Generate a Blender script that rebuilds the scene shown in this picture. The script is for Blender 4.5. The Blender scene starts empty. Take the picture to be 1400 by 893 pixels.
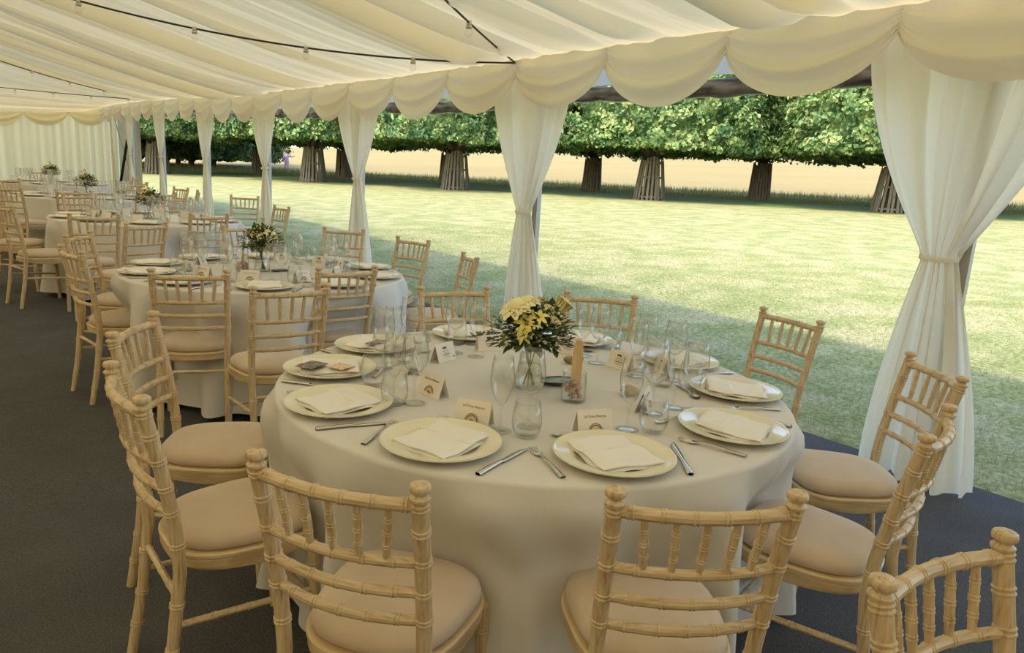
import bpy, bmesh, math, random
import numpy as np
from mathutils import Vector, Matrix
R_ = random.Random(7)
S = bpy.context.scene
COL = S.collection
PI = math.pi

# ------------------------------------------------------------------ camera
F_PX, PITCH, ROLL, YAW = 962.02, 0.20387, 0.06134, 0.69588
CAM = np.array([-3.8418, -1.7090, 1.4709])
FW = np.array([math.sin(YAW) * math.cos(PITCH), math.cos(YAW) * math.cos(PITCH), -math.sin(PITCH)])
_r = np.array([math.cos(YAW), -math.sin(YAW), 0.0])
_u = np.cross(_r, FW)
RT = math.cos(ROLL) * _r + math.sin(ROLL) * _u
UP = -math.sin(ROLL) * _r + math.cos(ROLL) * _u
cd = bpy.data.cameras.new('camera')
co = bpy.data.objects.new('camera', cd)
COL.objects.link(co)
cd.sensor_width = 36.0
cd.lens = F_PX / 1400 * 36.0
cd.clip_end = 2000
cd.clip_start = 0.05
m = Matrix(((RT[0], UP[0], -FW[0], CAM[0]), (RT[1], UP[1], -FW[1], CAM[1]), (RT[2], UP[2], -FW[2], CAM[2]), (0, 0, 0, 1)))
co.matrix_world = m
S.camera = co


def ray(x, y):
    return FW + (x - 700) / F_PX * RT - (y - 446.5) / F_PX * UP


def zf(Y):            # the pitch is on a meadow: the floor rises a little towards the far end
    return float(np.interp(Y, [1.5, 3, 6.4, 10, 14, 21], [0, .02, .10, .15, .21, .30]))


def ze(Y):            # eave line
    return 2.418 + float(np.interp(Y, [5, 9, 12, 15, 18, 21], [0, .05, .15, .24, .30, .33]))


def lawn_z(X, Y):
    s = min(1, max(0, (X - .4) / 4.5))
    s = s * s * (3 - 2 * s)
    return s * (.0914 + .0341 * X + .0042 * Y) + (1 - s) * (zf(Y) - .012)


def on_height(x, y, h):
    z = h
    for _ in range(20):
        d = ray(x, y)
        p = CAM + d * ((z - CAM[2]) / d[2])
        z = h + zf(p[1])
    return p


# ------------------------------------------------------------------ helpers
class MB:
    def __init__(s):
        s.v, s.f, s.m = [], [], []

    def add(s, vs, fs, mi=0):
        o = len(s.v)
        s.v += [tuple(p) for p in vs]
        s.f += [tuple(i + o for i in q) for q in fs]
        s.m += [mi] * len(fs)
        return s

    def grid(s, P, mi=0, closeu=False):
        nu, nv = len(P), len(P[0])
        vs = [p for row in P for p in row]
        fs = []
        for i in range(nu if closeu else nu - 1):
            k = (i + 1) % nu
            for j in range(nv - 1):
                fs.append((i * nv + j, k * nv + j, k * nv + j + 1, i * nv + j + 1))
        return s.add(vs, fs, mi)

    def tube(s, path, rad, n=10, mi=0, cap=True, flat=1.0):
        pts = [Vector(p) for p in path]
        k = len(pts)
        rs = rad if isinstance(rad, (list, tuple)) else [rad] * k
        t0 = (pts[1] - pts[0]).normalized()
        a = Vector((0, 0, 1)) if abs(t0.z) < .9 else Vector((1, 0, 0))
        nrm = (a - t0 * a.dot(t0)).normalized()
        vs = []
        for i, p in enumerate(pts):
            t = (pts[min(i + 1, k - 1)] - pts[max(i - 1, 0)]).normalized()
            nrm = (nrm - t * nrm.dot(t)).normalized()
            b = t.cross(nrm)
            for j in range(n):
                an = 2 * PI * j / n
                vs.append(p + nrm * (math.cos(an) * rs[i] * flat) + b * (math.sin(an) * rs[i]))
        fs = []
        for i in range(k - 1):
            for j in range(n):
                q = (j + 1) % n
                fs.append((i * n + j, i * n + q, (i + 1) * n + q, (i + 1) * n + j))
        if cap:
            fs.append(tuple(range(n - 1, -1, -1)))
            fs.append(tuple(range((k - 1) * n, k * n)))
        return s.add(vs, fs, mi)

    def lathe(s, prof, n=24, mi=0, c=(0, 0, 0), sx=1, sy=1):
        vs, fs = [], []
        k = len(prof)
        for r, z in prof:
            for j in range(n):
                an = 2 * PI * j / n
                vs.append((c[0] + r * sx * math.cos(an), c[1] + r * sy * math.sin(an), c[2] + z))
        for i in range(k - 1):
            for j in range(n):
                q = (j + 1) % n
                fs.append((i * n + j, i * n + q, (i + 1) * n + q, (i + 1) * n + j))
        if prof[0][0] > 1e-5:
            pass
        return s.add(vs, fs, mi)

    def box(s, c, d, mi=0, rot=0):
        x, y, z = d[0] / 2, d[1] / 2, d[2] / 2
        vs = []
        for a in (-1, 1):
            for b in (-1, 1):
                for e in (-1, 1):
                    px, py = a * x, b * y
                    vs.append((c[0] + px * math.cos(rot) - py * math.sin(rot), c[1] + px * math.sin(rot) + py * math.cos(rot), c[2] + e * z))
        return s.add(vs, [(0, 1, 3, 2), (4, 6, 7, 5), (0, 4, 5, 1), (2, 3, 7, 6), (0, 2, 6, 4), (1, 5, 7, 3)], mi)

    def blob(s, c, r, mi=0, n=8, k=6, sz=1.0):
        prof = [(max(1e-4, r * math.sin(PI * i / k)), -r * sz * math.cos(PI * i / k)) for i in range(k + 1)]
        return s.lathe(prof, n, mi, c)

    def mesh(s, name, mats, smooth=True, sharp=0):
        me = bpy.data.meshes.new(name)
        me.from_pydata(s.v, [], s.f)
        for mt in (mats if isinstance(mats, (list, tuple)) else [mats]):
            me.materials.append(mt)
        if len(set(s.m)) > 1:
            me.polygons.foreach_set('material_index', s.m)
        if smooth:
            me.polygons.foreach_set('use_smooth', [True] * len(s.f))
        me.update()
        if smooth and sharp:
            me.set_sharp_from_angle(angle=math.radians(sharp))
        return me


def obj(name, me, parent=None, loc=None, rz=0):
    o = bpy.data.objects.new(name, me)
    COL.objects.link(o)
    if parent is not None:
        o.parent = parent
    if loc is not None:
        o.location = loc
    o.rotation_euler = (0, 0, rz)
    return o


def tag(o, label, cat, group=None, kind=None):
    o['label'] = label
    o['category'] = cat
    if group:
        o['group'] = group
    if kind:
        o['kind'] = kind
    return o


def struct(o, label, cat):
    return tag(o, label, cat, kind='structure')


def thing(name, label, cat, loc=(0, 0, 0), rz=0, group=None):
    return tag(obj(name, None, None, loc, rz), label, cat, group)


# ------------------------------------------------------------------ materials
def mat(name):
    mt = bpy.data.materials.new(name)
    mt.use_nodes = True
    nt = mt.node_tree
    nt.nodes.clear()
    out = nt.nodes.new('ShaderNodeOutputMaterial')
    return mt, nt, out


def N(nt, t, **kw):
    n = nt.nodes.new(t)
    for k, v in kw.items():
        if k.startswith('i_'):
            key = k[2:].replace('_', ' ')
            n.inputs[key].default_value = v
        else:
            setattr(n, k, v)
    return n


def ramp(nt, stops):
    r = nt.nodes.new('ShaderNodeValToRGB')
    e = r.color_ramp.elements
    while len(e) < len(stops):
        e.new(.5)
    for el, (p, c) in zip(e, stops):
        el.position = p
        el.color = (*c, 1)
    return r


def principled(name, col, rough=.6, metal=0, noise=None, spec=.5, bump=None, sheen=0, coat=0):
    """noise=(scale, detail, stops, vector scale)"""
    mt, nt, out = mat(name)
    b = N(nt, 'ShaderNodeBsdfPrincipled')
    b.inputs['Roughness'].default_value = rough
    b.inputs['Metallic'].default_value = metal
    b.inputs['Specular IOR Level'].default_value = spec
    b.inputs['Sheen Weight'].default_value = sheen
    b.inputs['Coat Weight'].default_value = coat
    b.inputs['Base Color'].default_value = (*col, 1)
    nt.links.new(b.outputs[0], out.inputs[0])
    tc = N(nt, 'ShaderNodeTexCoord')
    if noise:
        sc, det, stops, vs = noise
        mp = N(nt, 'ShaderNodeMapping')
        mp.inputs['Scale'].default_value = vs
        nt.links.new(tc.outputs['Object'], mp.inputs['Vector'])
        no = N(nt, 'ShaderNodeTexNoise')
        no.inputs['Scale'].default_value = sc
        no.inputs['Detail'].default_value = det
        nt.links.new(mp.outputs[0], no.inputs['Vector'])
        r = ramp(nt, stops)
        nt.links.new(no.outputs['Fac'], r.inputs['Fac'])
        nt.links.new(r.outputs['Color'], b.inputs['Base Color'])
    if bump:
        sc, st, dist = bump
        no = N(nt, 'ShaderNodeTexNoise')
        no.inputs['Scale'].default_value = sc
        no.inputs['Detail'].default_value = 3
        nt.links.new(tc.outputs['Object'], no.inputs['Vector'])
        bp = N(nt, 'ShaderNodeBump')
        bp.inputs['Strength'].default_value = st
        bp.inputs['Distance'].default_value = dist
        nt.links.new(no.outputs['Fac'], bp.inputs['Height'])
        nt.links.new(bp.outputs[0], b.inputs['Normal'])
    return mt


def fabric(name, col, trans, tcol=None, bump=None):
    """woven cloth that lets some daylight through"""
    mt, nt, out = mat(name)
    d = N(nt, 'ShaderNodeBsdfDiffuse')
    t = N(nt, 'ShaderNodeBsdfTranslucent')
    d.inputs['Color'].default_value = (*col, 1)
    t.inputs['Color'].default_value = (*(tcol or col), 1)
    mx = N(nt, 'ShaderNodeMixShader')
    mx.inputs[0].default_value = trans
    nt.links.new(d.outputs[0], mx.inputs[1])
    nt.links.new(t.outputs[0], mx.inputs[2])
    nt.links.new(mx.outputs[0], out.inputs[0])
    if bump:
        tc = N(nt, 'ShaderNodeTexCoord')
        mp = N(nt, 'ShaderNodeMapping')
        mp.inputs['Scale'].default_value = bump[3]
        nt.links.new(tc.outputs['Object'], mp.inputs['Vector'])
        no = N(nt, 'ShaderNodeTexNoise')
        no.inputs['Scale'].default_value = bump[0]
        nt.links.new(mp.outputs[0], no.inputs['Vector'])
        bp = N(nt, 'ShaderNodeBump')
        bp.inputs['Strength'].default_value = bump[1]
        bp.inputs['Distance'].default_value = bump[2]
        nt.links.new(no.outputs['Fac'], bp.inputs['Height'])
        nt.links.new(bp.outputs[0], d.inputs['Normal'])
        nt.links.new(bp.outputs[0], t.inputs['Normal'])
    return mt


WOOD_STOPS = [(.26, (.34, .215, .105)), (.40, (.53, .39, .225)), (.6, (.63, .49, .305)), (.8, (.71, .585, .40))]
M = {}
M['wood_up'] = principled('limewashed_wood_upright', (.6, .42, .2), .42, noise=(1.0, 4, WOOD_STOPS, (130, 130, 8)))
M['wood_ac'] = principled('limewashed_wood_rail', (.6, .42, .2), .42, noise=(1.0, 4, WOOD_STOPS, (8, 130, 130)))
M['wood_seat'] = principled('limewashed_seat_frame', (.6, .46, .26), .42, noise=(1.0, 3, [(.3, (.54, .39, .205)), (.7, (.68, .53, .32))], (14, 14, 90)))
M['cushion'] = principled('taupe_velour', (.56, .44, .32), .85, noise=(6, 3, [(.3, (.52, .405, .29)), (.7, (.60, .48, .355))], (1, 1, 1)), sheen=.25, spec=.2)
M['cloth'] = principled('white_table_linen', (.66, .635, .60), .8, spec=.2, bump=(40, .06, .01))
M['linen'] = principled('white_napkin_linen', (.80, .77, .72), .8, spec=.2, bump=(180, .12, .003))
M['plate'] = principled('cream_glazed_china', (.76, .71, .55), .12, spec=.5)
M['steel'] = principled('polished_cutlery_steel', (.62, .60, .56), .16, metal=1)
M['alu'] = principled('brushed_aluminium', (.40, .38, .35), .45, metal=.5)
M['cable'] = principled('black_cable', (.03, .028, .025), .6)
M['bulbglass'] = principled('pale_lamp_plastic', (.62, .58, .48), .25)
M['lining'] = fabric('ivory_roof_lining', (.83, .74, .49), .29, (.86, .74, .46))
M['valance'] = fabric('ivory_swag_fabric', (.90, .83, .66), .5, (.90, .82, .62))
M['voile'] = fabric('ivory_curtain_voile', (.93, .87, .73), .5, (.94, .87, .70))
M['pvc'] = fabric('white_roof_pvc', (.82, .80, .76), .3)
M['roll'] = principled('rolled_clear_plastic_wall', (.16, .14, .12), .22, noise=(4, 3, [(.35, (.07, .06, .055)), (.65, (.30, .27, .24))], (5, 1.2, 5)))
M['windowpanel'] = principled('weathered_clear_wall_sheet', (.42, .47, .48), .3)
M['bark'] = principled('dark_tree_bark', (.06, .045, .03), .9, bump=(20, .5, .05))
M['slat'] = principled('weathered_oak_slat', (.16, .135, .09), .85, noise=(2, 3, [(.3, (.065, .060, .040)), (.7, (.135, .122, .085))], (8, 8, 1)))
M['card'] = principled('cream_card', (.80, .73, .64), .7)
M['ink'] = principled('grey_brown_ink', (.20, .15, .12), .8)
M['ink_dark'] = principled('dark_ink', (.05, .045, .04), .8)
M['arc_a'] = principled('dusty_mauve_print', (.36, .25, .20), .8)
M['arc_b'] = principled('olive_print', (.22, .16, .07), .8)
M['arc_c'] = principled('pale_yellow_print', (.72, .58, .28), .8)
M['brown_print'] = principled('brown_print', (.28, .12, .03), .8)
M['stone'] = principled('tan_pebble', (.36, .26, .13), .6, noise=(30, 3, [(.3, (.20, .13, .06)), (.7, (.48, .37, .2))], (1, 1, 1)))
M['stick'] = principled('plain_pale_wood', (.60, .43, .22), .6, noise=(3, 3, [(.3, (.52, .36, .17)), (.7, (.66, .49, .27))], (20, 20, 2)))
M['sweets'] = principled('pink_brown_sweets', (.34, .18, .13), .6, noise=(60, 2, [(.35, (.16, .09, .06)), (.5, (.45, .25, .18)), (.65, (.62, .5, .4))], (1, 1, 1)))
M['dish'] = principled('blue_and_yellow_glaze', (.1, .2, .25), .2, noise=(7, 2, [(.38, (.03, .10, .16)), (.47, (.10, .24, .28)), (.53, (.50, .46, .12)), (.62, (.10, .14, .10))], (1, 5, 1)))
M['dark'] = principled('dark_glazed_rim', (.04, .035, .03), .35)
M['leaf'] = principled('bouquet_leaf', (.06, .10, .025), .75, noise=(14, 2, [(.35, (.04, .07, .018)), (.55, (.11, .15, .04)), (.75, (.22, .19, .07))], (1, 1, 1)))
M['bud'] = principled('white_filler_bud', (.70, .64, .46), .7)
M['lily'] = principled('yellow_lily_petal', (.78, .68, .20), .5)
M['peony'] = principled('pale_yellow_peony_petal', (.84, .76, .44), .6)
M['cream_rose'] = principled('cream_rose_petal', (.74, .66, .34), .6)
M['stem'] = principled('wet_green_stem', (.07, .10, .035), .4)
M['skin'] = principled('skin', (.5, .32, .24), .6)
M['lilac'] = principled('lilac_cotton', (.62, .48, .78), .8)
M['hair'] = principled('brown_hair', (.06, .04, .025), .7)
M['photo'] = principled('sepia_photo_print', (.2, .12, .08), .3, noise=(55, 3, [(.40, (.015, .013, .012)), (.5, (.12, .06, .04)), (.62, (.40, .25, .16))], (1, 1, 1)))
M['floral'] = principled('pink_floral_print', (.6, .4, .3), .6, noise=(90, 3, [(.35, (.45, .12, .08)), (.45, (.75, .55, .4)), (.6, (.75, .62, .40))], (1, 1, 1)))


def glass_mat(name, tint=(.992, .993, .988), edge=(.82, .83, .79), refl=1.0):
    """thin-walled clear glass: see-through, denser at grazing angles, with a mirror coat"""
    mt, nt, out = mat(name)
    lw = N(nt, 'ShaderNodeLayerWeight')
    lw.inputs['Blend'].default_value = .5
    rp = ramp(nt, [(.0, tint), (.6, tint), (1.0, edge)])
    nt.links.new(lw.outputs['Facing'], rp.inputs['Fac'])
    tr = N(nt, 'ShaderNodeBsdfTransparent')
    nt.links.new(rp.outputs['Color'], tr.inputs['Color'])
    gl = N(nt, 'ShaderNodeBsdfGlossy')
    gl.inputs['Roughness'].default_value = .03
    pw = N(nt, 'ShaderNodeMath', operation='POWER')
    nt.links.new(lw.outputs['Facing'], pw.inputs[0])
    pw.inputs[1].default_value = 3.2
    mu = N(nt, 'ShaderNodeMath', operation='MULTIPLY_ADD')
    mu.inputs[1].default_value = .62 * refl
    mu.inputs[2].default_value = .07 * refl
    nt.links.new(pw.outputs[0], mu.inputs[0])
    mx = N(nt, 'ShaderNodeMixShader')
    nt.links.new(mu.outputs[0], mx.inputs[0])
    nt.links.new(tr.outputs[0], mx.inputs[1])
    nt.links.new(gl.outputs[0], mx.inputs[2])
    nt.links.new(mx.outputs[0], out.inputs[0])
    return mt


M['glass'] = glass_mat('clear_glass')
M['water'] = glass_mat('vase_water', (.95, .96, .92), (.78, .80, .70), .5)


def crown_mat():
    mt, nt, out = mat('lime_tree_leaf')
    tc = N(nt, 'ShaderNodeTexCoord')
    no = N(nt, 'ShaderNodeTexNoise')
    no.inputs['Scale'].default_value = 1.6
    no.inputs['Detail'].default_value = 5
    nt.links.new(tc.outputs['Object'], no.inputs['Vector'])
    r = ramp(nt, [(.34, (.03, .085, .028)), (.5, (.10, .19, .055)), (.64, (.28, .36, .13))])
    nt.links.new(no.outputs['Fac'], r.inputs['Fac'])
    d = N(nt, 'ShaderNodeBsdfPrincipled')
    d.inputs['Roughness'].default_value = .45
    nt.links.new(r.outputs['Color'], d.inputs['Base Color'])
    t = N(nt, 'ShaderNodeBsdfTranslucent')
    nt.links.new(r.outputs['Color'], t.inputs['Color'])
    mx = N(nt, 'ShaderNodeMixShader')
    mx.inputs[0].default_value = .28
    nt.links.new(d.outputs[0], mx.inputs[1])
    nt.links.new(t.outputs[0], mx.inputs[2])
    nt.links.new(mx.outputs[0], out.inputs[0])
    return mt


M['crown'] = crown_mat()


def ground_mat(name, stops_a, sc_a, stops_b, sc_b, bump=.0, rough=.95, fac=.5):
    mt, nt, out = mat(name)
    tc = N(nt, 'ShaderNodeTexCoord')
    n1 = N(nt, 'ShaderNodeTexNoise')
    n1.inputs['Scale'].default_value = sc_a
    n1.inputs['Detail'].default_value = 6
    n2 = N(nt, 'ShaderNodeTexNoise')
    n2.inputs['Scale'].default_value = sc_b
    n2.inputs['Detail'].default_value = 4
    for n in (n1, n2):
        nt.links.new(tc.outputs['Object'], n.inputs['Vector'])
    r1, r2 = ramp(nt, stops_a), ramp(nt, stops_b)
    nt.links.new(n1.outputs['Fac'], r1.inputs['Fac'])
    nt.links.new(n2.outputs['Fac'], r2.inputs['Fac'])
    mx = N(nt, 'ShaderNodeMixRGB', blend_type='MIX')
    mx.inputs[0].default_value = fac
    nt.links.new(r1.outputs[0], mx.inputs[1])
    nt.links.new(r2.outputs[0], mx.inputs[2])
    b = N(nt, 'ShaderNodeBsdfPrincipled')
    b.inputs['Roughness'].default_value = rough
    b.inputs['Specular IOR Level'].default_value = .15
    nt.links.new(mx.outputs[0], b.inputs['Base Color'])
    if bump:
        bp = N(nt, 'ShaderNodeBump')
        bp.inputs['Strength'].default_value = bump
        bp.inputs['Distance'].default_value = .03
        nt.links.new(n2.outputs['Fac'], bp.inputs['Height'])
        nt.links.new(bp.outputs[0], b.inputs['Normal'])
    nt.links.new(b.outputs[0], out.inputs[0])
    return mt


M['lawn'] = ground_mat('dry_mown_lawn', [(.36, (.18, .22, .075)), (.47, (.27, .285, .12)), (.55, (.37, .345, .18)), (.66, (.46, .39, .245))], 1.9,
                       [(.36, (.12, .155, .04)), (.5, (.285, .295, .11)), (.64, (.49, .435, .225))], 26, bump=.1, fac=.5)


def tree_shade_green(mt):
    # greener turf along the lime rows, with the dark tree shade put into its colour
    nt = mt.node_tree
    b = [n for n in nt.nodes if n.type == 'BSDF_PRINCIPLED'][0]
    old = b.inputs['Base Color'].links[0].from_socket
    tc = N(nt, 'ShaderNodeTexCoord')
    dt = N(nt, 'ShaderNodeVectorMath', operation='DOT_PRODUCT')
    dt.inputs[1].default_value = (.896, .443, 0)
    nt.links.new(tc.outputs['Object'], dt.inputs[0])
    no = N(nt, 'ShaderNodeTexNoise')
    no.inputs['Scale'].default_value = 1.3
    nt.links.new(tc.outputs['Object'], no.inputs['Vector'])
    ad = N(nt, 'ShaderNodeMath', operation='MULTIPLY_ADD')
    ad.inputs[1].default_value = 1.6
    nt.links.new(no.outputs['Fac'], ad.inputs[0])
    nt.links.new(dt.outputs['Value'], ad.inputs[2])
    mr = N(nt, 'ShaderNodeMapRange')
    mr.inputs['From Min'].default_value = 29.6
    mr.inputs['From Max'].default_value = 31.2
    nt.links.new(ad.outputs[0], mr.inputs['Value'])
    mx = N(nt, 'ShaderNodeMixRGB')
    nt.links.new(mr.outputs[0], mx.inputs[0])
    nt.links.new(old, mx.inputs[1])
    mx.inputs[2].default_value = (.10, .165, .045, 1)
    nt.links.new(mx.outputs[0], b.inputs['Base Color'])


tree_shade_green(M['lawn'])
M['meadow'] = ground_mat('ripe_hay_meadow', [(.3, (.26, .195, .075)), (.7, (.33, .25, .10))], .05, [(.3, (.25, .19, .07)), (.7, (.34, .26, .105))], 3)
M['carpet'] = ground_mat('charcoal_matting', [(.3, (.062, .060, .059)), (.7, (.098, .096, .096))], 3, [(.3, (.05, .049, .048)), (.7, (.14, .138, .138))], 120, bump=.4)
M['blade'] = fabric('grass_blade', (.36, .355, .15), .5, (.38, .39, .15))
M['tall'] = fabric('seeding_grass', (.19, .205, .075), .4, (.2, .22, .07))

# ------------------------------------------------------------------ the marquee shell
X_IN = -9.0
Y_END = 21.0


def floor_obj():
    b = MB()
    ys = np.linspace(-6, 21.2, 60)
    xs = np.linspace(X_IN - .2, .42, 12)
    b.grid([[(x, y, zf(y)) for x in xs] for y in ys])
    # turned-down edge
    b.grid([[(.42, y, zf(y)), (.42, y, zf(y) - .05)] for y in ys])
    o = obj('floor', b.mesh('floor', M['carpet']))
    struct(o, 'charcoal matting laid over the whole marquee floor', 'floor')
    # joints between the strips of matting
    for k, (xa, y0, xb, y1) in enumerate(((-9, 3.30, -1, 3.05), (-9, 6.75, -1, 6.55))):
        s = MB()
        nx = 24
        row = []
        for i in range(nx + 1):
            t = i / nx
            x, y = xa + (xb - xa) * t, y0 + (y1 - y0) * t
            row.append([(x, y - .007, zf(y - .007) + .0012), (x, y, zf(y) + .0035), (x, y + .007, zf(y + .007) + .0012)])
        s.grid(row)
        so = obj('trim_%d' % (k + 1), s.mesh('matting_joint', M['cable']))
        struct(so, 'thin black joint between two strips of matting', 'floor joint')


floor_obj()


def ceil_z(X, Y):
    s = min(-X, 9 + X)
    s = max(s, 0)
    h = min(1, max(0, (Y_END - Y) / 6.5))          # hipped towards the end wall
    h = h * h * (3 - 2 * h)
    return ze(Y) + .155 * s ** 1.25 * h - .10 * min(s, 3) * (1 - h)


def ceiling():
    rr = random.Random(3)
    waves = [(rr.uniform(5.6, 7.5), rr.uniform(0, 6.3), .014) for _ in range(2)] + [(rr.uniform(8.5, 14), rr.uniform(0, 6.3), .0125) for _ in range(5)] + [(rr.uniform(15, 19), rr.uniform(0, 6.3), .0075) for _ in range(3)] + [(rr.uniform(22, 34), rr.uniform(0, 6.3), .004) for _ in range(3)]
    ys = np.arange(-6, 21.01, .022)
    ss = [0, .05, .12, .22, .35, .5, .7, .95, 1.2, 1.5, 1.9, 2.3, 2.8, 3.3, 3.9, 4.5]
    xs = [-s for s in ss] + [-9 + s for s in reversed(ss[:-1])]
    P = []
    for y in ys:
        row = []
        for x in xs:
            s = min(-x, 9 + x)
            yy = y + .05 * math.sin(x * .9 + y * .7) + .02 * math.sin(x * 1.7 + 1.7 * y)
            h = 0
            for fq, ph, am in waves:
                w = math.sin(fq * yy + ph + .35 * x)
                h += am * (1 - 1.6 * abs(w)) if am > .01 else am * w
            # sag of the lining between the roof beams at every third metre
            sag = -.05 * math.sin(PI * ((y % 3) / 3)) * min(1, s / 1.2)
            a = min(1, .06 + s / .45)
            row.append((x, y, ceil_z(x, y) + h * 3.0 * a + sag + .02))
        P.append(row)
    o = obj('ceiling', MB().grid(P).mesh('ceiling', M['lining']))
    struct(o, 'pleated ivory fabric lining under the marquee roof', 'ceiling')


ceiling()


def pleated_wall(name, fn, n, heights, amp, seed, label, m='wall'):
    """fn(t) -> (x, y, nx, ny) along the wall; heights(x, y) -> bottom, top"""
    rr = random.Random(seed)
    P = []
    ph = [rr.uniform(0, 6.3) for _ in range(4)]
    for i in range(n + 1):
        t = i / n
        x, y, nx, ny = fn(t)
        lo, hi = heights(x, y)
        row = []
        for j in range(9):
            v = j / 8
            L = t * n * (.085 if m == 'end_wall' else .05)
            w = amp * (math.sin(L * 21 + ph[0]) + .6 * math.sin(L * 33 + ph[1] + v * .5) + .5 * math.sin(L * 9 + ph[2]))
            row.append((x + nx * w, y + ny * w, hi + (lo - hi) * v))
        P.append(row)
    o = obj(name, MB().grid(P).mesh(name, M[m]))
    struct(o, label, 'wall')


M['wall'] = fabric('ivory_wall_lining', (.66, .58, .40), .03, (.82, .70, .44))
M['end_wall'] = fabric('thin_ivory_wall_lining', (.84, .76, .54), .42, (.88, .78, .50))
Y_END = 21.0
pleated_wall('wall_end', lambda t: (.46 - 9.56 * t, Y_END, 0, 1), 190, lambda x, y: (zf(21), ceil_z(min(x, 0), 21) + .03), .026, 1, 'pleated ivory lining of the marquee end wall', 'end_wall')
pleated_wall('wall_left', lambda t: (X_IN, -6 + 27 * t, 1, 0), 300, lambda x, y: (zf(y), ze(y) + .02), .02, 2, 'pleated ivory lining of the closed side wall')


pleated_wall('wall_near', lambda t: (.30 - 9.4 * t, -5.9, 0, 1), 190, lambda x, y: (zf(-5.9), ceil_z(min(x, 0), -5.9) + .03), .022, 3, 'pleated ivory lining of the near end wall')


def swag(b, p0, p1, top0, top1, nrm, drop_c=.37, drop_e=.13, seed=0, nu=26, nv=22):
    """one gathered festoon between two points; nrm points into the room"""
    rr = random.Random(seed)
    a, c = Vector((p0[0], p0[1], 0)), Vector((p1[0], p1[1], 0))
    P = []
    k = rr.uniform(2.6, 3.4)
    for i in range(nu + 1):
        u = i / nu
        q = 4 * u * (1 - u)
        bell = q ** .72
        base = a + (c - a) * u
        top = top0 + (top1 - top0) * u
        row = []
        for j in range(nv + 1):
            v = j / nv
            z = top - v * (drop_e + (drop_c - drop_e) * bell) - .012 * q * math.sin(v * 9 + k)
            fold = .024 * math.sin(2 * PI * k * v ** .9 + .6) * (q ** .5) * min(1, v * 3)
            belly = .075 * math.sin(PI * min(1, v * .95)) * q ** .6 + .02 * v
            pin = .012 * (1 - q ** .5) * math.sin(v * 40)
            d = fold + belly + pin + .012
            row.append((base.x + nrm[0] * d, base.y + nrm[1] * d, z))
        P.append(row)
    b.grid(P)
    return b


def valance():
    t = thing('swag_valance', 'ivory festooned valance hung along the open lawn side eave', 'valance', (0, 0, 0))
    for k in range(-3, 21):
        y0, y1 = float(k), float(k + 1)
        if y1 > 20.9:
            y1 = 20.9
        me = swag(MB(), (0, y0), (0, y1), ze(y0) + .05, ze(y1) + .05, (-1, 0), .45 + .02 * math.sin(k * 2.1), .17, 50 + k).mesh('swag', M['valance'])
        obj('swag', me, t)
    t2 = thing('end_wall_valance', 'ivory festooned valance across the far end wall', 'valance', (0, 0, 0))
    xs = [.2, -.75, -1.75, -2.8, -3.85, -4.9, -6.0]
    for a, c in zip(xs, xs[1:]):
        za, zc = ceil_z(min(a, 0), Y_END) + .03, ceil_z(c, Y_END) + .03
        me = swag(MB(), (a, Y_END - .06), (c, Y_END - .06), za, zc, (0, -1), .5, .18, int(90 + a * 3)).mesh('swag', M['valance'])
        obj('swag', me, t2)


valance()

# ------------------------------------------------------------------ curtains and poles along the open side
CUR_Y = [-3.2, -.31, 3.0, 6.09, 9.08, 12.04, 15.2, 18.16]
CUR_L = ['behind the frame edge', 'first along the open side, beside the front table', 'second along the open side, behind the front bouquet',
         'third along the open side, beyond the second table', 'fourth along the open side, beyond the third table',
         'fifth along the open side', 'sixth along the open side', 'last along the open side, near the clear sheet']


def curtain(y0, idx):
    rr = random.Random(20 + idx)
    zt = ze(y0) - .02
    zl = zf(y0)
    tie = 1.20 + zl + (.0 if idx != 1 else .02)
    if idx >= 3:
        tie += .10
    X0 = .14
    lean = -.04 if idx == 1 else -.10
    t = thing('tied_curtain', 'tied ivory curtain, ' + CUR_L[idx], 'curtain', (X0, y0, zl), 0, 'tied curtains along the open side')
    nu, nv = 96, 44
    P = []
    ph = [rr.uniform(0, 6.3) for _ in range(5)]
    H = zt - zl
    zt_, tz = H, tie - zl
    for i in range(nu + 1):
        u = i / nu * 2 - 1
        row = []
        for j in range(nv + 1):
            z = zt_ * (1 - j / nv)
            if z > tz:
                s = (z - tz) / (zt_ - tz)
                w = .085 + .44 * (1 - (1 - s) ** 1.75)
                cen = lean * .1 * (1 - s)
                dep = .018 + .050 * s
            else:
                s = (tz - z) / tz
                w = .085 + .20 * (1 - (1 - s) ** 1.6)
                cen = lean * .1 + lean * s * 1.2
                dep = .018 + .055 * s
            pl = math.sin(u * 10 + ph[0]) + .55 * math.sin(u * 17 + ph[1]) + .3 * math.sin(u * 31 + ph[2])
            x = -dep * (pl * .62) - .03 * (1 - u * u) * (1 if z > tz else .6)
            y = cen + w * u + .008 * math.sin(u * 30 + z * 3 + ph[3])
            zz = z
            if j == nv:
                zz = .004 + .018 * abs(math.sin(u * 9 + ph[4])) + (.03 if abs(u) > .93 else 0)
            row.append((x, y, zz))
        P.append(row)
    obj('drape', MB().grid(P).mesh('drape', M['voile']), t)
    b = MB()
    ring = []
    for i in range(25):
        an = 2 * PI * i / 24
        ring.append((.050 * math.cos(an) - .012, .092 * math.sin(an) + lean * .1, tz + .012 * math.cos(an)))
    b.grid([[(p[0], p[1], p[2] - .012), (p[0] * 1.06, p[1] * 1.02, p[2]), (p[0], p[1], p[2] + .012)] for p in ring])
    obj('tieback', b.mesh('tieback', M['voile']), t)


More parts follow.
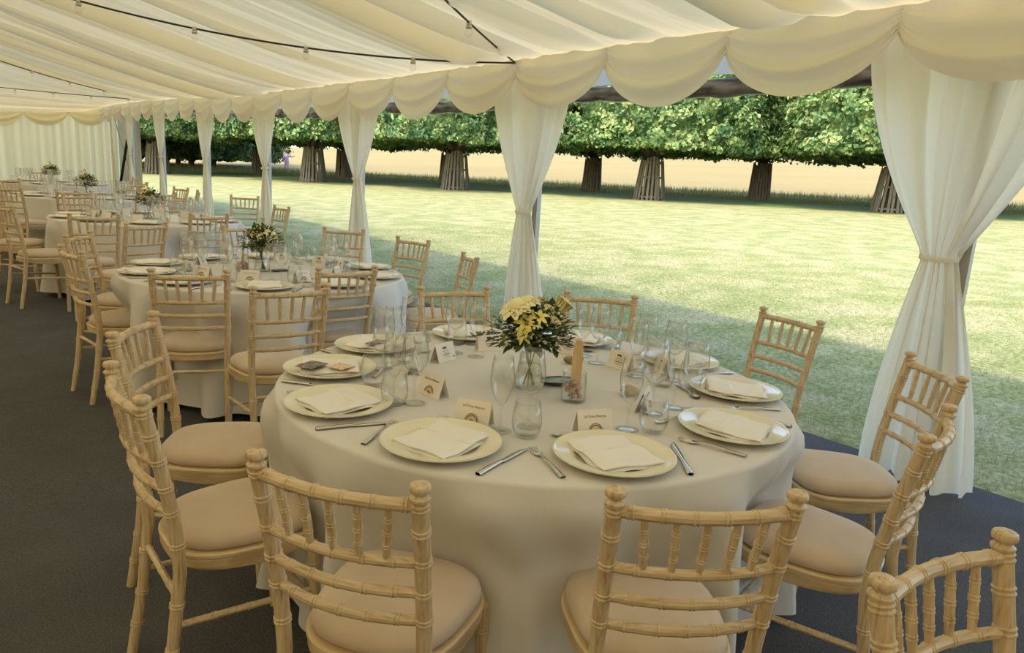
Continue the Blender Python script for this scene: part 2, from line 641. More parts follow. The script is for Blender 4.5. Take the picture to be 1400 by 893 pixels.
def pole(y0, idx):
    b = MB()
    zt = ze(y0)
    z0 = zf(y0) - .01
    dy = -.10 if idx < 3 else 0
    b.box((.20, y0 + dy, (z0 + zt) / 2), (.045, .06, zt - z0))
    b.box((.20, y0 + dy, z0 + .01), (.12, .12, .012))
    o = obj('support_pole', b.mesh('support_pole', M['alu'], smooth=False))
    tag(o, 'grey marquee leg behind the curtain ' + CUR_L[idx], 'tent pole', 'marquee legs along the open side')


for i, y in enumerate(CUR_Y):
    if i > 0:
        curtain(y, i)
        pole(y, i)


def eave_things():
    # eave beam, outer white valance and the clear walls rolled up beneath it
    b = MB()
    ys = np.linspace(-5, 21, 40)
    for y0, y1 in zip(ys, ys[1:]):
        pass
    P = [[(.33, y, ze(y) + .02), (.33, y, ze(y) + .12), (.43, y, ze(y) + .12), (.43, y, ze(y) + .02), (.33, y, ze(y) + .02)] for y in ys]
    o = obj('trim_3', b.grid(P).mesh('eave_beam', M['alu'], smooth=False))
    struct(o, 'aluminium eave beam outside the swags', 'beam')
    b = MB()
    P = [[(.02, y, ze(y) + .03), (.50, y, ze(y) + .0), (.58, y, ze(y) - .04), (.60, y, ze(y) - .12 + .006 * math.sin(y * 9))] for y in np.linspace(-5, 21, 200)]
    o = obj('trim_4', b.grid(P).mesh('outer_flap', M['pvc']))
    struct(o, 'white roof flap hanging outside the eave', 'roof flap')
    for i in range(1, len(CUR_Y)):
        if i == len(CUR_Y) - 1:
            continue
        ya, yb = CUR_Y[i] + .12, CUR_Y[i + 1] - .12
        path, rad = [], []
        for k in range(33):
            t = k / 32
            y = ya + (yb - ya) * t
            path.append((.47 + .006 * math.sin(k * 1.7), y, ze(y) - .205 - .03 * math.sin(PI * t) + .004 * math.sin(k * 2.3)))
            rad.append(.062 + .007 * math.sin(k * 1.3))
        o = obj('rolled_wall', MB().tube(path, rad, 14).mesh('rolled_wall', M['roll']))
        tag(o, 'dark rolled up plastic wall under the eave after the %s curtain' % CUR_L[i].split()[0], 'rolled wall', 'rolled up walls under the eave')


eave_things()


def end_bay():
    t = struct(obj('window_1', None), 'closed clear plastic wall sheet beside the end wall', 'window')
    b = MB()
    P = []
    for i in range(25):
        y = 18.3 + 2.66 * i / 24
        P.append([(.40 + .01 * math.sin(i * 1.3), y, zf(y)), (.40 + .016 * math.sin(i * 1.1 + 1), y, 1.4), (.40, y, ze(y))])
    obj('pane', b.grid(P).mesh('pane', M['windowpanel']), t)
    o = obj('bracing_strut', MB().tube([(.26, 20.5, zf(20) + .15), (.26, 18.45, 2.55)], .035, 8).mesh('bracing_strut', M['cable']))
    tag(o, 'dark diagonal bracing strut in front of the closed clear wall sheet', 'strut')
    o = obj('bracing_wire', MB().tube([(.30, 18.4, zf(18) + .2), (.30, 20.9, 2.6)], .014, 6).mesh('bracing_wire', M['alu']))
    tag(o, 'pale diagonal bracing wire crossing the dark strut at the end bay', 'wire')
    # the loose edge of the lining folded back in the corner
    b = MB()
    P = []
    for j in range(16):
        v = j / 15
        z = 2.62 - v * 2.3
        w = .10 + .55 * v * v
        P.append([(.22 - .02 * math.sin(k * 1.5), 20.9 - w * k / 8, z) for k in range(9)])
    o = obj('corner_drape', b.grid(P).mesh('corner_drape', M['voile']))
    tag(o, 'white fabric flap drawn aside in the far corner next to the clear sheet', 'drape')


end_bay()


def festoon(p0, p1, n, sag, label, first):
    t = thing('festoon_light', label, 'string lights', (0, 0, 0), 0, 'festoon lights across the ceiling')
    path = []
    K = 40
    for i in range(K + 1):
        s = i / K
        path.append(Vector(p0) + (Vector(p1) - Vector(p0)) * s - Vector((0, 0, sag * 4 * s * (1 - s))))
    obj('cable', MB().tube(path, .0075, 6).mesh('cable', M['cable']), t)
    for k in range(n):
        s = (first + k) / (n + .35)
        p = Vector(p0) + (Vector(p1) - Vector(p0)) * s - Vector((0, 0, sag * 4 * s * (1 - s)))
        sb = MB()
        sb.tube([(0, 0, .012), (0, 0, -.02)], .017, 10)
        sb.tube([(0, 0, -.02), (0, 0, -.036)], .021, 10)
        bl = obj('lamp', sb.mesh('lamp', M['bulbglass']), t, p)
        gb = MB()
        gb.lathe([(.016, 0), (.021, -.012), (.024, -.03), (.021, -.046), (.012, -.056), (.001, -.06)], 12, 0, (0, 0, -.034))
        obj('bulb', gb.mesh('bulb', M['glass']), bl)


ND = (-.02, 3.03, ze(3) + .0)
N15 = (-.02, 14.9, ze(15) + .0)
festoon(ND, (-4.5, 6.0, 3.15), 6, .28, 'festoon light string rising from the second curtain towards the far end of the ridge', .98)
festoon(ND, (-4.5, 0.0, 3.18), 6, .13, 'festoon light string rising from the second curtain back towards the camera', 1.3)
festoon(N15, (-4.5, 18.0, 2.84), 7, .05, 'festoon light string from the sixth curtain towards the end wall', .7)
festoon(N15, (-4.5, 12.0, 3.30), 7, .16, 'festoon light string from the sixth curtain over the fourth table', .7)


# ------------------------------------------------------------------ outside
def grid_ground(name, xs, ys, zfun, m):
    b = MB()
    b.grid([[(x, y, zfun(x, y)) for x in xs] for y in ys])
    return obj(name, b.mesh(name, M[m]))


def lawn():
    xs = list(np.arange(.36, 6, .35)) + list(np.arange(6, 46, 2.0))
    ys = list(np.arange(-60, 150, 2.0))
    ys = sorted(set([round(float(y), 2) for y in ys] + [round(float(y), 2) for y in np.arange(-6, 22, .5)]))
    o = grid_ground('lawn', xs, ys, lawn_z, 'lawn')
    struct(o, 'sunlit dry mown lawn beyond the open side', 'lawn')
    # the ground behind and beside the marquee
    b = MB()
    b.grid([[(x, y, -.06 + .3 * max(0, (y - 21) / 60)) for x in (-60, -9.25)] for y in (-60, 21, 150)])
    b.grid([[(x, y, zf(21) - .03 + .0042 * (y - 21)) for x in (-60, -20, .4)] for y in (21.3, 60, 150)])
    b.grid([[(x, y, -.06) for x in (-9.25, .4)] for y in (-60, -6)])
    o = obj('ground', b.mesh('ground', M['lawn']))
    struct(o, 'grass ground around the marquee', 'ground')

    def mz(x, y):
        return .0914 + .0341 * x + .0042 * y + .05

    # meadow starts past the second tree row, which runs from (32,20) to (14,56)
    b = MB()
    d = Vector((14 - 31.8, 56.4 - 20.4)).normalized()
    nrm = Vector((d.y, -d.x))
    P = []
    for s in np.linspace(-120, 160, 30):
        row = []
        for k in (3.0, 8, 20, 60, 150, 400):
            p = Vector((31.8, 20.4)) + d * float(s) + nrm * k
            row.append((p.x, p.y, mz(p.x, p.y) + (k > 30) * (k - 30) * .032))
        P.append(row)
    o = obj('meadow', b.grid(P).mesh('meadow', M['meadow']))
    struct(o, 'pale golden hay meadow beyond the lime trees', 'field')


lawn()


def near_grass():
    rng = np.random.default_rng(4)
    n = 52000
    X = .47 + 7.5 * rng.random(n) ** 1.3
    Y = -2.2 + 14 * rng.random(n) ** 1.15
    v = np.zeros((n * 3, 3), np.float32)
    an = rng.random(n) * 2 * PI
    h = .012 + .026 * rng.random(n)
    w = .0022 + .0028 * rng.random(n)
    Z = np.array([lawn_z(float(a), float(c)) for a, c in zip(X, Y)])
    lx, ly = (rng.random(n) - .5) * .05, (rng.random(n) - .5) * .05
    v[0::3] = np.c_[X - np.cos(an) * w, Y - np.sin(an) * w, Z - .003]
    v[1::3] = np.c_[X + np.cos(an) * w, Y + np.sin(an) * w, Z - .003]
    v[2::3] = np.c_[X + lx, Y + ly, Z + h]
    me = bpy.data.meshes.new('lawn_grass')
    me.from_pydata(v.tolist(), [], np.arange(n * 3).reshape(n, 3).tolist())
    me.materials.append(M['blade'])
    o = obj('lawn_grass', me)
    tag(o, 'short dry grass blades of the lawn next to the matting', 'grass', kind='stuff')

    # uncut grass around and behind the second tree row
    n = 60000
    d = np.array([14 - 31.8, 56.4 - 20.4])
    d = d / np.hypot(*d)
    nr = np.array([d[1], -d[0]])
    s = -30 + 100 * rng.random(n)
    k = -1.6 + 12 * rng.random(n) ** 1.5
    X = 31.8 + d[0] * s + nr[0] * k
    Y = 20.4 + d[1] * s + nr[1] * k
    Z = .0914 + .0341 * X + .0042 * Y
    h = (.10 + .42 * rng.random(n) ** 1.5) * np.clip((k + 2.6) / 4, .25, 1)
    w = .008 + .010 * rng.random(n)
    an = rng.random(n) * 2 * PI
    v = np.zeros((n * 3, 3), np.float32)
    v[0::3] = np.c_[X - np.cos(an) * w, Y - np.sin(an) * w, Z - .02]
    v[1::3] = np.c_[X + np.cos(an) * w, Y + np.sin(an) * w, Z - .02]
    v[2::3] = np.c_[X + (rng.random(n) - .5) * .2, Y + (rng.random(n) - .5) * .2, Z + h]
    me = bpy.data.meshes.new('tall_grass')
    me.from_pydata(v.tolist(), [], np.arange(n * 3).reshape(n, 3).tolist())
    me.materials.append(M['tall'])
    o = obj('tall_grass', me)
    tag(o, 'uncut grass standing under and behind the second row of lime trees', 'grass', kind='stuff')


near_grass()


def crown_meshes(seed, n=44000, R=5.3, z0=2.2, H=7.6):
    rng = np.random.default_rng(seed)
    ph = rng.random(12) * 6.28

    def rad(th, t):      # lumpy outline, flat browsed underside
        lump = .08 * np.sin(3 * th + ph[0] + 2 * t) + .08 * np.sin(5 * th + ph[1] - 4 * t) + .05 * np.sin(9 * th + ph[2] + 9 * t) + .04 * np.sin(14 * th + ph[3] - 13 * t)
        base = np.where(t < .5, .93 + .10 * np.sin(np.pi * np.clip(t / .5, 0, 1)), np.sqrt(np.clip(1 - ((t - .5) / .5) ** 2, 0, 1)) * .93 + .0)
        return R * base * (1 + lump)
    nc = 800
    th = rng.random(nc) * 6.2832
    t = rng.random(nc) ** 1.25
    under = rng.random(nc) < .14
    r = rad(th, t) * (1.04 - .15 * rng.random(nc))
    r = np.where(under, rad(th, np.zeros(nc)) * np.sqrt(rng.random(nc)), r)
    z = z0 + .12 + t * H
    z = np.where(under, z0 + .30 + .3 * rng.random(nc), z)
    CC = np.c_[r * np.cos(th), r * np.sin(th), z]
    pick = rng.integers(0, nc, n)
    off = rng.normal(0, 1, (n, 3))
    off /= np.linalg.norm(off, axis=1)[:, None]
    rc = (.26 + .26 * rng.random(nc))[pick]
    C = CC[pick] + off * (rc * rng.random(n) ** .5)[:, None] * np.array([1, 1, .8])
    # a closed skin of leaves over the clumps
    ns_ = n // 4
    th2, t2 = rng.random(ns_) * 6.2832, rng.random(ns_) ** 1.2
    r2 = rad(th2, t2) * (1.0 - .16 * rng.random(ns_) ** 1.5)
    r2 = r2 + .10 * np.sin(th2 * 23 + ph[7] + 20 * t2) + .10 * np.sin(th2 * 37 + ph[9] - 31 * t2)
    C[:ns_] = np.c_[r2 * np.cos(th2), r2 * np.sin(th2), z0 + .05 + t2 * H]
    off[:ns_] = np.c_[np.cos(th2), np.sin(th2), .45 + 0 * t2] + rng.normal(0, .35, (ns_, 3))
    low = z0 + .10 * np.sin(C[:, 0] * 3 + ph[5]) + .08 * np.sin(C[:, 1] * 4.3 + ph[6]) - .05
    C[:, 2] = np.maximum(C[:, 2], low + .12 * rng.random(n))
    nrm = off * .8 + np.c_[np.cos(th), np.sin(th), .3 + .3 * t][pick] * .7 * (np.arange(n) >= ns_)[:, None] + rng.normal(0, .3, (n, 3))
    nrm /= np.linalg.norm(nrm, axis=1)[:, None]
    a = np.cross(nrm, rng.normal(0, 1, (n, 3)))
    a /= np.linalg.norm(a, axis=1)[:, None]
    b = np.cross(nrm, a)
    sz = (.075 + .085 * rng.random(n))[:, None]
    V = np.zeros((n * 4, 3))
    V[0::4] = C - a * sz * .75
    V[1::4] = C - b * sz * .62 + nrm * sz * .2
    V[2::4] = C + a * sz * .95 - nrm * sz * .3
    V[3::4] = C + b * sz * .62 + nrm * sz * .2
    me = bpy.data.meshes.new('crown')
    F = np.arange(n * 4).reshape(n, 4).tolist()
    # leafy mass inside
    core, fc = [], []
    nt_, ns = 24, 10
    for j in range(ns + 1):
        tt = j / ns
        for i in range(nt_):
            q = 6.2832 * i / nt_
            rr = float(rad(np.array([q]), np.array([tt * .98]))[0]) * .66
            core.append((rr * math.cos(q), rr * math.sin(q), z0 + .25 + tt * (H - .4)))
    o0 = n * 4
    for j in range(ns):
        for i in range(nt_):
            k = (i + 1) % nt_
            fc.append((o0 + j * nt_ + i, o0 + j * nt_ + k, o0 + (j + 1) * nt_ + k, o0 + (j + 1) * nt_ + i))
    fc.append(tuple(o0 + i for i in range(nt_ - 1, -1, -1)))
    me.from_pydata(V.tolist() + core, [], F + fc)
    me.materials.append(M['crown'])
    me.update()
    return me


CROWNS = [crown_meshes(s) for s in (1, 2, 3)]


def trunk_mesh():
    b = MB()
    b.tube([(0, 0, -.2), (.02, 0, .5), (-.03, .02, 1.3), (0, 0, 2.2), (.1, 0, 4.5)], [.30, .24, .22, .22, .14], 12)
    for k in range(5):
        a = k * 1.3
        b.tube([(0, 0, 1.9), (math.cos(a) * 1.2, math.sin(a) * 1.2, 3.0), (math.cos(a) * 2.8, math.sin(a) * 2.8, 4.6)], [.13, .09, .04], 7)
    return b.mesh('trunk', M['bark'])


TRUNK = trunk_mesh()


def guard_meshes(seed, rt=.52, rb=.78, h=1.95):
    rr = random.Random(seed)
    out = []
    n = 24
    for k in range(n):
        a = 2 * PI * k / n + rr.uniform(-.04, .04)
        b = MB()
        hh = h * rr.uniform(.93, 1.05)
        w = .055
        ca, sa = math.cos(a), math.sin(a)
        pb, pt = Vector((ca * rb, sa * rb, -.05)), Vector((ca * rt, sa * rt, hh))
        tn = Vector((-sa, ca, 0))
        nr = Vector((ca, sa, 0))
        vs = []
        for p in (pb, pt):
            for i, j in ((-1, -1), (1, -1), (1, 1), (-1, 1)):
                vs.append(p + tn * w * i + nr * .012 * j)
        b.add(vs, [(0, 1, 2, 3), (7, 6, 5, 4), (0, 4, 5, 1), (1, 5, 6, 2), (2, 6, 7, 3), (3, 7, 4, 0)])
        out.append(b.mesh('slat', M['slat'], smooth=False))
    rails = []
    for z in (.12, 1.05, 1.75):
        r = rb + (rt - rb) * z / h - .035
        ring = [(r * math.cos(2 * PI * i / 28), r * math.sin(2 * PI * i / 28), z) for i in range(29)]
        rails.append(MB().grid([[(p[0] * .97, p[1] * .97, z - .045), (p[0], p[1], z - .045), (p[0], p[1], z + .045), (p[0] * .97, p[1] * .97, z + .045), (p[0] * .97, p[1] * .97, z - .045)] for p in ring]).mesh('rail', M['slat'], smooth=False))
    return out, rails


GUARD = guard_meshes(5)
GUARD_S = guard_meshes(8, .48, .60, 1.95)
FRONT = [(28.88, 12.11), (23.52, 21.2), (17.94, 29.78), (13.63, 38.06), (7.67, 48.34), (2.6, 57.0), (34.6, 3.0)]
BACK = [(31.81, 20.38), (27.57, 29.17), (22.55, 37.31), (19.17, 45.46), (15.68, 52.36), (10.2, 60.5), (37.0, 11.5)]
FAR = []
for _px, _dep in ((292, 66), (262, 64), (228, 66), (282, 76), (244, 74), (190, 62), (205, 74)):
    _p = CAM + ray(_px, 230) * _dep
    FAR.append((float(_p[0]), float(_p[1])))
FL = ['seen through the first opening beside the first curtain', 'in the middle of the widest opening', 'seen between the second and third curtains', 'seen between the third and fourth curtains',
      'seen between the fourth and fifth curtains', 'behind the closed end bay', 'hidden behind the first curtain']
BL = ['in the shade beyond the widest opening', 'with a dark slanting trunk near the second curtain', 'just behind the wide guard near the third curtain',
      'close to the third curtain', 'beside the fourth curtain', 'between the fifth and sixth curtains', 'beyond the first curtain']
WL = ['in the dark wood behind the avenue, first from the meadow', 'in the dark wood behind the avenue, second from the meadow', 'in the dark wood behind the avenue, third from the meadow',
      'at the back of the dark wood near the meadow', 'at the back of the dark wood in its middle', 'at the end of the dark wood behind the end wall', 'at the back of the dark wood near its end']
rt_ = random.Random(11)


def tree(x, y, i, label, guard, glabel, grp, scale=1.0, guardset=None, dz=0):
    z = lawn_z(x, y) + dz
    t = thing('lime_tree', label, 'tree', (x, y, z), 0, grp)
    t.scale = (scale, scale, scale)
    c = obj('crown', CROWNS[i % 3], t, (0, 0, 0), rt_.uniform(0, 6.28))
    k = obj('trunk', TRUNK, t, (0, 0, 0), rt_.uniform(0, 6.28))
    if guard:
        g = thing('tree_guard', glabel, 'tree guard', (x, y, z), rt_.uniform(0, 6.28), 'slatted tree guards')
        sl, ra = guardset
        for me in sl:
            obj('slat', me, g)
        for me in ra:
            obj('rail', me, g)


for i, (x, y) in enumerate(FRONT):
    tree(x, y, i, 'front row lime tree ' + FL[i], True, 'weathered slatted guard on the lime ' + FL[i], 'front row of clipped lime trees', 1.0, GUARD)
for i, (x, y) in enumerate(BACK):
    tree(x, y, i + 1, 'second row lime tree ' + BL[i], i < 5, 'dark slatted guard on the lime ' + BL[i], 'second row of clipped lime trees', 1.0, GUARD_S)
for i, (x, y) in enumerate(FAR):
    tree(x, y, i + 2, 'leafy tree ' + WL[i], False, '', 'trees of the dark wood', 1.15, None, -1.7)


def person():
    x, y = 20.1 - 2.6, 58.2 - 5
    p = CAM + ray(392, 226) * 62.0
    x, y = float(p[0]), float(p[1])
    z = .0914 + .0341 * x + .0042 * y
    vs = [(0, 0, .95), (0, 0, 1.2), (0, 0, 1.42), (0, 0, 1.54), (.02, 0, 1.68),
          (.19, 0, 1.40), (.42, -.05, 1.30), (.66, -.08, 1.36), (.74, -.08, 1.37),
          (-.19, 0, 1.40), (-.26, .02, 1.12), (-.24, -.1, .90), (-.24, -.12, .82),
          (.10, 0, .90), (.13, -.05, .50), (.14, .05, .08), (.14, -.1, .04),
          (-.10, 0, .90), (-.14, .08, .50), (-.17, .2, .10), (-.17, .08, .04)]
    es = [(0, 1), (1, 2), (2, 3), (3, 4), (2, 5), (5, 6), (6, 7), (7, 8), (2, 9), (9, 10), (10, 11), (11, 12), (0, 13), (13, 14), (14, 15), (15, 16), (0, 17), (17, 18), (18, 19), (19, 20)]
    rs = [.14, .13, .15, .055, .10, .055, .042, .034, .04, .055, .042, .034, .04, .085, .06, .042, .04, .085, .06, .042, .04]
    me = bpy.data.meshes.new('person')
    me.from_pydata(vs, es, [])
    me.materials.append(M['skin'])
    o = obj('person', me, None, (x, y, z), math.radians(-38))
    sk = o.modifiers.new('skin', 'SKIN')
    for i, r in enumerate(rs):
        me.skin_vertices[0].data[i].radius = (r, r)
    me.skin_vertices[0].data[0].use_root = True
    sb = o.modifiers.new('smooth', 'SUBSURF')
    sb.levels = sb.render_levels = 2
    tag(o, 'person in a lilac top with one arm out, walking in the meadow', 'person')
    b = MB()
    b.lathe([(.155, .86), (.165, 1.0), (.155, 1.15), (.175, 1.32), (.15, 1.44), (.07, 1.5)], 16, 0, (0, 0, 0), 1.1, .85)
    b.tube([(.15, 0, 1.41), (.30, -.03, 1.35), (.44, -.05, 1.31)], [.075, .068, .058], 10)
    b.tube([(-.15, 0, 1.41), (-.24, .01, 1.26), (-.265, .02, 1.10)], [.075, .068, .058], 10)
    obj('top', b.mesh('top', M['lilac']), o)
    b = MB()
    b.tube([(.09, 0, .95), (.13, -.05, .52), (.14, .03, .2)], [.12, .085, .06], 10)
    b.tube([(-.09, 0, .95), (-.14, .08, .52), (-.165, .17, .2)], [.12, .085, .06], 10)
    obj('trousers', b.mesh('trousers', principled('mauve_trousers', (.45, .36, .52), .8)), o)
    b = MB()
    b.blob((.02, .02, 1.71), .115, 0, 12, 8, 1.05)
    obj('hair', b.mesh('hair', M['hair']), o)


person()

# ------------------------------------------------------------------ chiavari chairs


def ringed(path_fn, L, r, rings, step=.05, taper=None, rw=.8):
    """path and radii for a turned member with bamboo rings (positions along 0..L)"""
    st = []
    for q in rings:
        for d, k in ((-.0102, 1), (-.0090, 1.12), (-.0062, 1.16), (-.0036, 1.13), (-.0020, 1.0), (.0020, 1.0), (.0036, 1.13), (.0062, 1.16), (.0090, 1.12), (.0102, 1)):
            st.append((q + d * rw, k))
    x = 0
    while x < L + 1e-6:
        if all(abs(x - q) > .016 * rw for q in rings):
            st.append((x, 1))
        x += step
    st += [(0, 1), (L, 1)]
    st = sorted(set((max(0, min(L, a)), k) for a, k in st))
    path, rad = [], []
    last = -1
    for a, k in st:
        if a - last < 1e-5:
            continue
        last = a
        path.append(path_fn(a / L))
        t = taper(a / L) if taper else 1
        rad.append(r * k * t)
    return path, rad


def chair_meshes():
    me = {}
    TOPX, SEATX = .180, .168

    def post_path(sx):
        pts = [(SEATX, -.262, 0), (SEATX, -.222, .22), (SEATX, -.198, .43), (SEATX + .004, -.208, .56), (TOPX - .004, -.240, .74), (TOPX, -.272, .885)]

        def fn(t):
            z = t * .885
            for a, b in zip(pts, pts[1:]):
                if z <= b[2] + 1e-9:
                    q = (z - a[2]) / (b[2] - a[2])
                    return (sx * (a[0] + (b[0] - a[0]) * q), a[1] + (b[1] - a[1]) * q, z)
            return (sx * pts[-1][0], pts[-1][1], pts[-1][2])
        return fn
    for nm, sx in (('post_l', -1), ('post_r', 1)):
        path, rad = ringed(post_path(sx), .885, .0172, [.10, .20, .33, .50, .595, .665, .74, .81, .868], step=.06, taper=lambda t: .88 + .12 * min(1, t * 3))
        b = MB().tube(path, rad, 12)
        px, py = sx * TOPX, -.272
        b.lathe([(.0172, .880), (.0200, .882), (.0205, .887), (.0165, .890), (.0140, .893), (.0140, .897), (.0200, .900), (.0212, .903), (.0212, .909), (.0195, .913), (.0150, .9155), (.001, .917)], 14, 0, (px, py, 0))
        me[nm] = b.mesh('rear_post', M['wood_up'], sharp=28)

    def rail(z, y, half, bow, r, rings):
        fn = lambda t: ((t * 2 - 1) * half, y - bow * (1 - (t * 2 - 1) ** 2), z)
        path, rad = ringed(fn, 2 * half, r, rings, step=.03, rw=.62)
        return MB().tube(path, rad, 10).mesh('back_rail', M['wood_ac'], sharp=28)
    ev = [.058 * i for i in range(1, 6)]
    me['top_rail'] = rail(.868, -.268, .176, .030, .0135, [.028 + .06 * i for i in range(6)])
    me['top_rail'].name = 'top_rail'
    me['rail_a'] = rail(.735, -.240, .174, .034, .0112, [.055 + .06 * i for i in range(5)])
    me['rail_b'] = rail(.662, -.226, .172, .034, .0112, [.052 + .06 * i for i in range(5)])
    me['rail_c'] = rail(.592, -.213, .170, .034, .0112, [.050 + .06 * i for i in range(5)])
    for k in range(5):
        u = (k - 2) / 2
        xt, xb = u * .122, u * .108
        yt = -.268 - .030 * (1 - (xt / .176) ** 2)
        yb = -.240 - .034 * (1 - (xb / .174) ** 2)
        fn = lambda t, a=(xb, yb, .735), c=(xt, yt, .868): tuple(a[i] + (c[i] - a[i]) * t for i in range(3))
        path, rad = ringed(fn, .133, .0086, [.036, .066, .096], step=.010, taper=lambda t: .74 + .30 * math.sin(PI * min(1, max(0, t))) ** .6, rw=.55)
        me['sp%d' % k] = MB().tube(path, rad, 8).mesh('spindle', M['wood_up'], sharp=28)

    # seat frame outline: rounded trapezoid, wider in front
    def outline(k, n=44):
        pts = []
        for i in range(n):
            a = 2 * PI * i / n
            ca, sa = math.cos(a), math.sin(a)
            ex = .66
            x = math.copysign(abs(ca) ** ex, ca)
            y = math.copysign(abs(sa) ** ex, sa)
            wx = (.188 + .020 * y) * k
            pts.append((x * wx, y * .197 * k, 0))
        return pts

    def shell(rows):
        b = MB()
        P = []
        n = len(rows[0])
        for i in range(n):
            P.append([r[i] for r in rows])
        b.grid(P, closeu=True)
        return b
    o1 = outline(1.0)
    o2 = outline(.985)
    rows = []
    for k, z in ((.80, .400), (.97, .400), (1.0, .406), (1.0, .428), (1.015, .432), (1.015, .440), (.99, .445), (.80, .445)):
        rows.append([(p[0] * k, p[1] * k, z - (.012 * (1 - abs(p[1]) / .2) if z < .405 else 0)) for p in outline(1)])
    me['frame'] = shell(rows).mesh('seat_frame', M['wood_seat'], sharp=35)
    rows = []
    for k, z in ((.86, .446), (.96, .447), (1.0, .455), (1.005, .466), (.985, .478), (.93, .489), (.80, .497), (.55, .502), (.25, .504), (.001, .504)):
        rows.append([(p[0] * k, p[1] * k + .004, z) for p in outline(.965)])
    me['cushion'] = shell(rows).mesh('seat_cushion', M['cushion'])
    for nm, sx in (('leg_l', -1), ('leg_r', 1)):
        fn = lambda t, s=sx: (s * (.170 + .006 * (1 - t)), .160 + .02 * (1 - t), .402 * t)
        path, rad = ringed(fn, .402, .0180, [.10, .22, .33], step=.05, taper=lambda t: .82 + .18 * t)
        me[nm] = MB().tube(path, rad, 12).mesh('front_leg', M['wood_up'], sharp=28)

    def stretcher(a, c):
        L = (Vector(c) - Vector(a)).length
        fn = lambda t: tuple(a[i] + (c[i] - a[i]) * t for i in range(3))
        path, rad = ringed(fn, L, .0095, [L * .25, L * .5, L * .75], step=.04, rw=.65)
        return MB().tube(path, rad, 8).mesh('stretcher', M['wood_ac'], sharp=28)
    me['st_l'] = stretcher((-.168, -.212, .27), (-.173, .168, .25))
    me['st_r'] = stretcher((.168, -.212, .27), (.173, .168, .25))
    me['st_f'] = stretcher((-.172, .168, .205), (.172, .168, .205))
    me['st_b'] = stretcher((-.168, -.206, .345), (.168, -.206, .345))
    return me


CH = chair_meshes()
ORDER = [('rear_post', 'post_l'), ('rear_post', 'post_r'), ('top_rail', 'top_rail'), ('back_rail', 'rail_a'), ('back_rail', 'rail_b'), ('back_rail', 'rail_c'),
         ('spindle', 'sp0'), ('spindle', 'sp1'), ('spindle', 'sp2'), ('spindle', 'sp3'), ('spindle', 'sp4'), ('seat_frame', 'frame'), ('seat_cushion', 'cushion'),
         ('front_leg', 'leg_l'), ('front_leg', 'leg_r'), ('stretcher', 'st_l'), ('stretcher', 'st_r'), ('stretcher', 'st_f'), ('stretcher', 'st_b')]


SEATED = []


def chair_at(x, y, rz, label, group):
    SEATED.append((x, y, rz))
    t = thing('banquet_chair', label, 'chair', (x, y, zf(y)), rz, group)
    for nm, k in ORDER:
        obj(nm, CH[k], t)
    return t


def chair_px(a, c, label, group):
    """from where the two finials stand: a = the sitter's left, c = the sitter's right"""
    P, Q = on_height(a[0], a[1], .905), on_height(c[0], c[1], .905)
    d = (Q - P)[:2]
    d = d / np.hypot(*d)
    n = np.array([-d[1], d[0]])
    mid = (P + Q)[:2] / 2 + n * .272
    return chair_at(float(mid[0]), float(mid[1]), math.atan2(d[1], d[0]), label, group)


TC = {1: (-2.172, .147), 2: (-2.10, 2.98), 3: (-2.06, 6.45), 4: (-2.12, 9.75), 5: (-2.15, 13.0)}
TN = {1: 'front', 2: 'second', 3: 'third', 4: 'fourth', 5: 'rear'}


def chair_ring(t, deg, r, label, turn=0):
    a = math.radians(deg)
    x, y = TC[t][0] + r * math.cos(a), TC[t][1] + r * math.sin(a)
    f = (-math.cos(a), -math.sin(a))
    rz = math.atan2(-f[0], f[1]) + math.radians(turn)
    return chair_at(x, y, rz, label, 'chairs around the %s table' % TN[t])


W_ = 'limewashed wooden chair '
G1, G2, G3 = ['chairs around the %s table' % TN[k] for k in (1, 2, 3)]
chair_px((350, 622), (575, 668), W_ + 'at the near end of the front table, aisle corner', G1)
chair_px((837, 674), (1095, 679), W_ + 'at the near end of the front table, lawn corner', G1)
chair_px((1265, 603), (1300, 556), W_ + 'on the lawn side of the front table, first from near end', G1)
chair_px((1320, 521), (1242, 483), W_ + 'before the first curtain, lawn side of the front table', G1)
chair_px((1132, 444), (1036, 420), W_ + 'against the lawn, third on the lawn side of front table', G1)
chair_px((873, 407), (771, 399), W_ + 'behind the front bouquet, towards the lawn', G1)
chair_px((668, 394), (573, 394), W_ + 'behind the front bouquet, towards the second table', G1)
chair_px((208, 430), (156, 457), W_ + 'on the aisle side of the front table, farther of two', G1)
chair_px((150, 497), (196, 550), W_ + 'on the aisle side of the front table, nearer of two', G1)
chair_px((1375, 733), (1206, 798), 'limewashed wooden chair turned away from the front table, only its top showing', 'chairs of an unseen table')
chair_px((207, 370), (310, 372), W_ + 'at the second table, backing on the front aisle chairs', G2)
chair_px((351, 395), (442, 391), W_ + 'between the front and second tables, drawn out', G2)
chair_px((433, 369), (515, 366), W_ + 'at the near end of the second table, lawn corner', G2)
chair_px((82, 335), (113, 347), W_ + 'on the aisle beside the second table, nearer of two', G2)
chair_px((122, 316), (91, 323), W_ + 'on the aisle beside the second table, farther of two', G2)
chair_ring(2, 20, 1.24, W_ + 'before the third curtain on the lawn side of the second table', -6)
chair_ring(2, -24, 1.12, W_ + 'on the lawn side of the second table, seen edge on', 4)
chair_px((500, 315), (441, 310), W_ + 'beyond the second table, in front of the third curtain foot', G2)
chair_px((360, 308), (308, 308), W_ + 'behind the bouquet of the second table', G2)
chair_px((97, 294), (160, 295), W_ + 'at the near end of the third table, aisle corner', G3)
chair_px((168, 308), (231, 305), W_ + 'standing askew between the second and third tables', G3)
chair_px((256, 294), (315, 294), W_ + 'at the near end of the third table, lawn corner', G3)
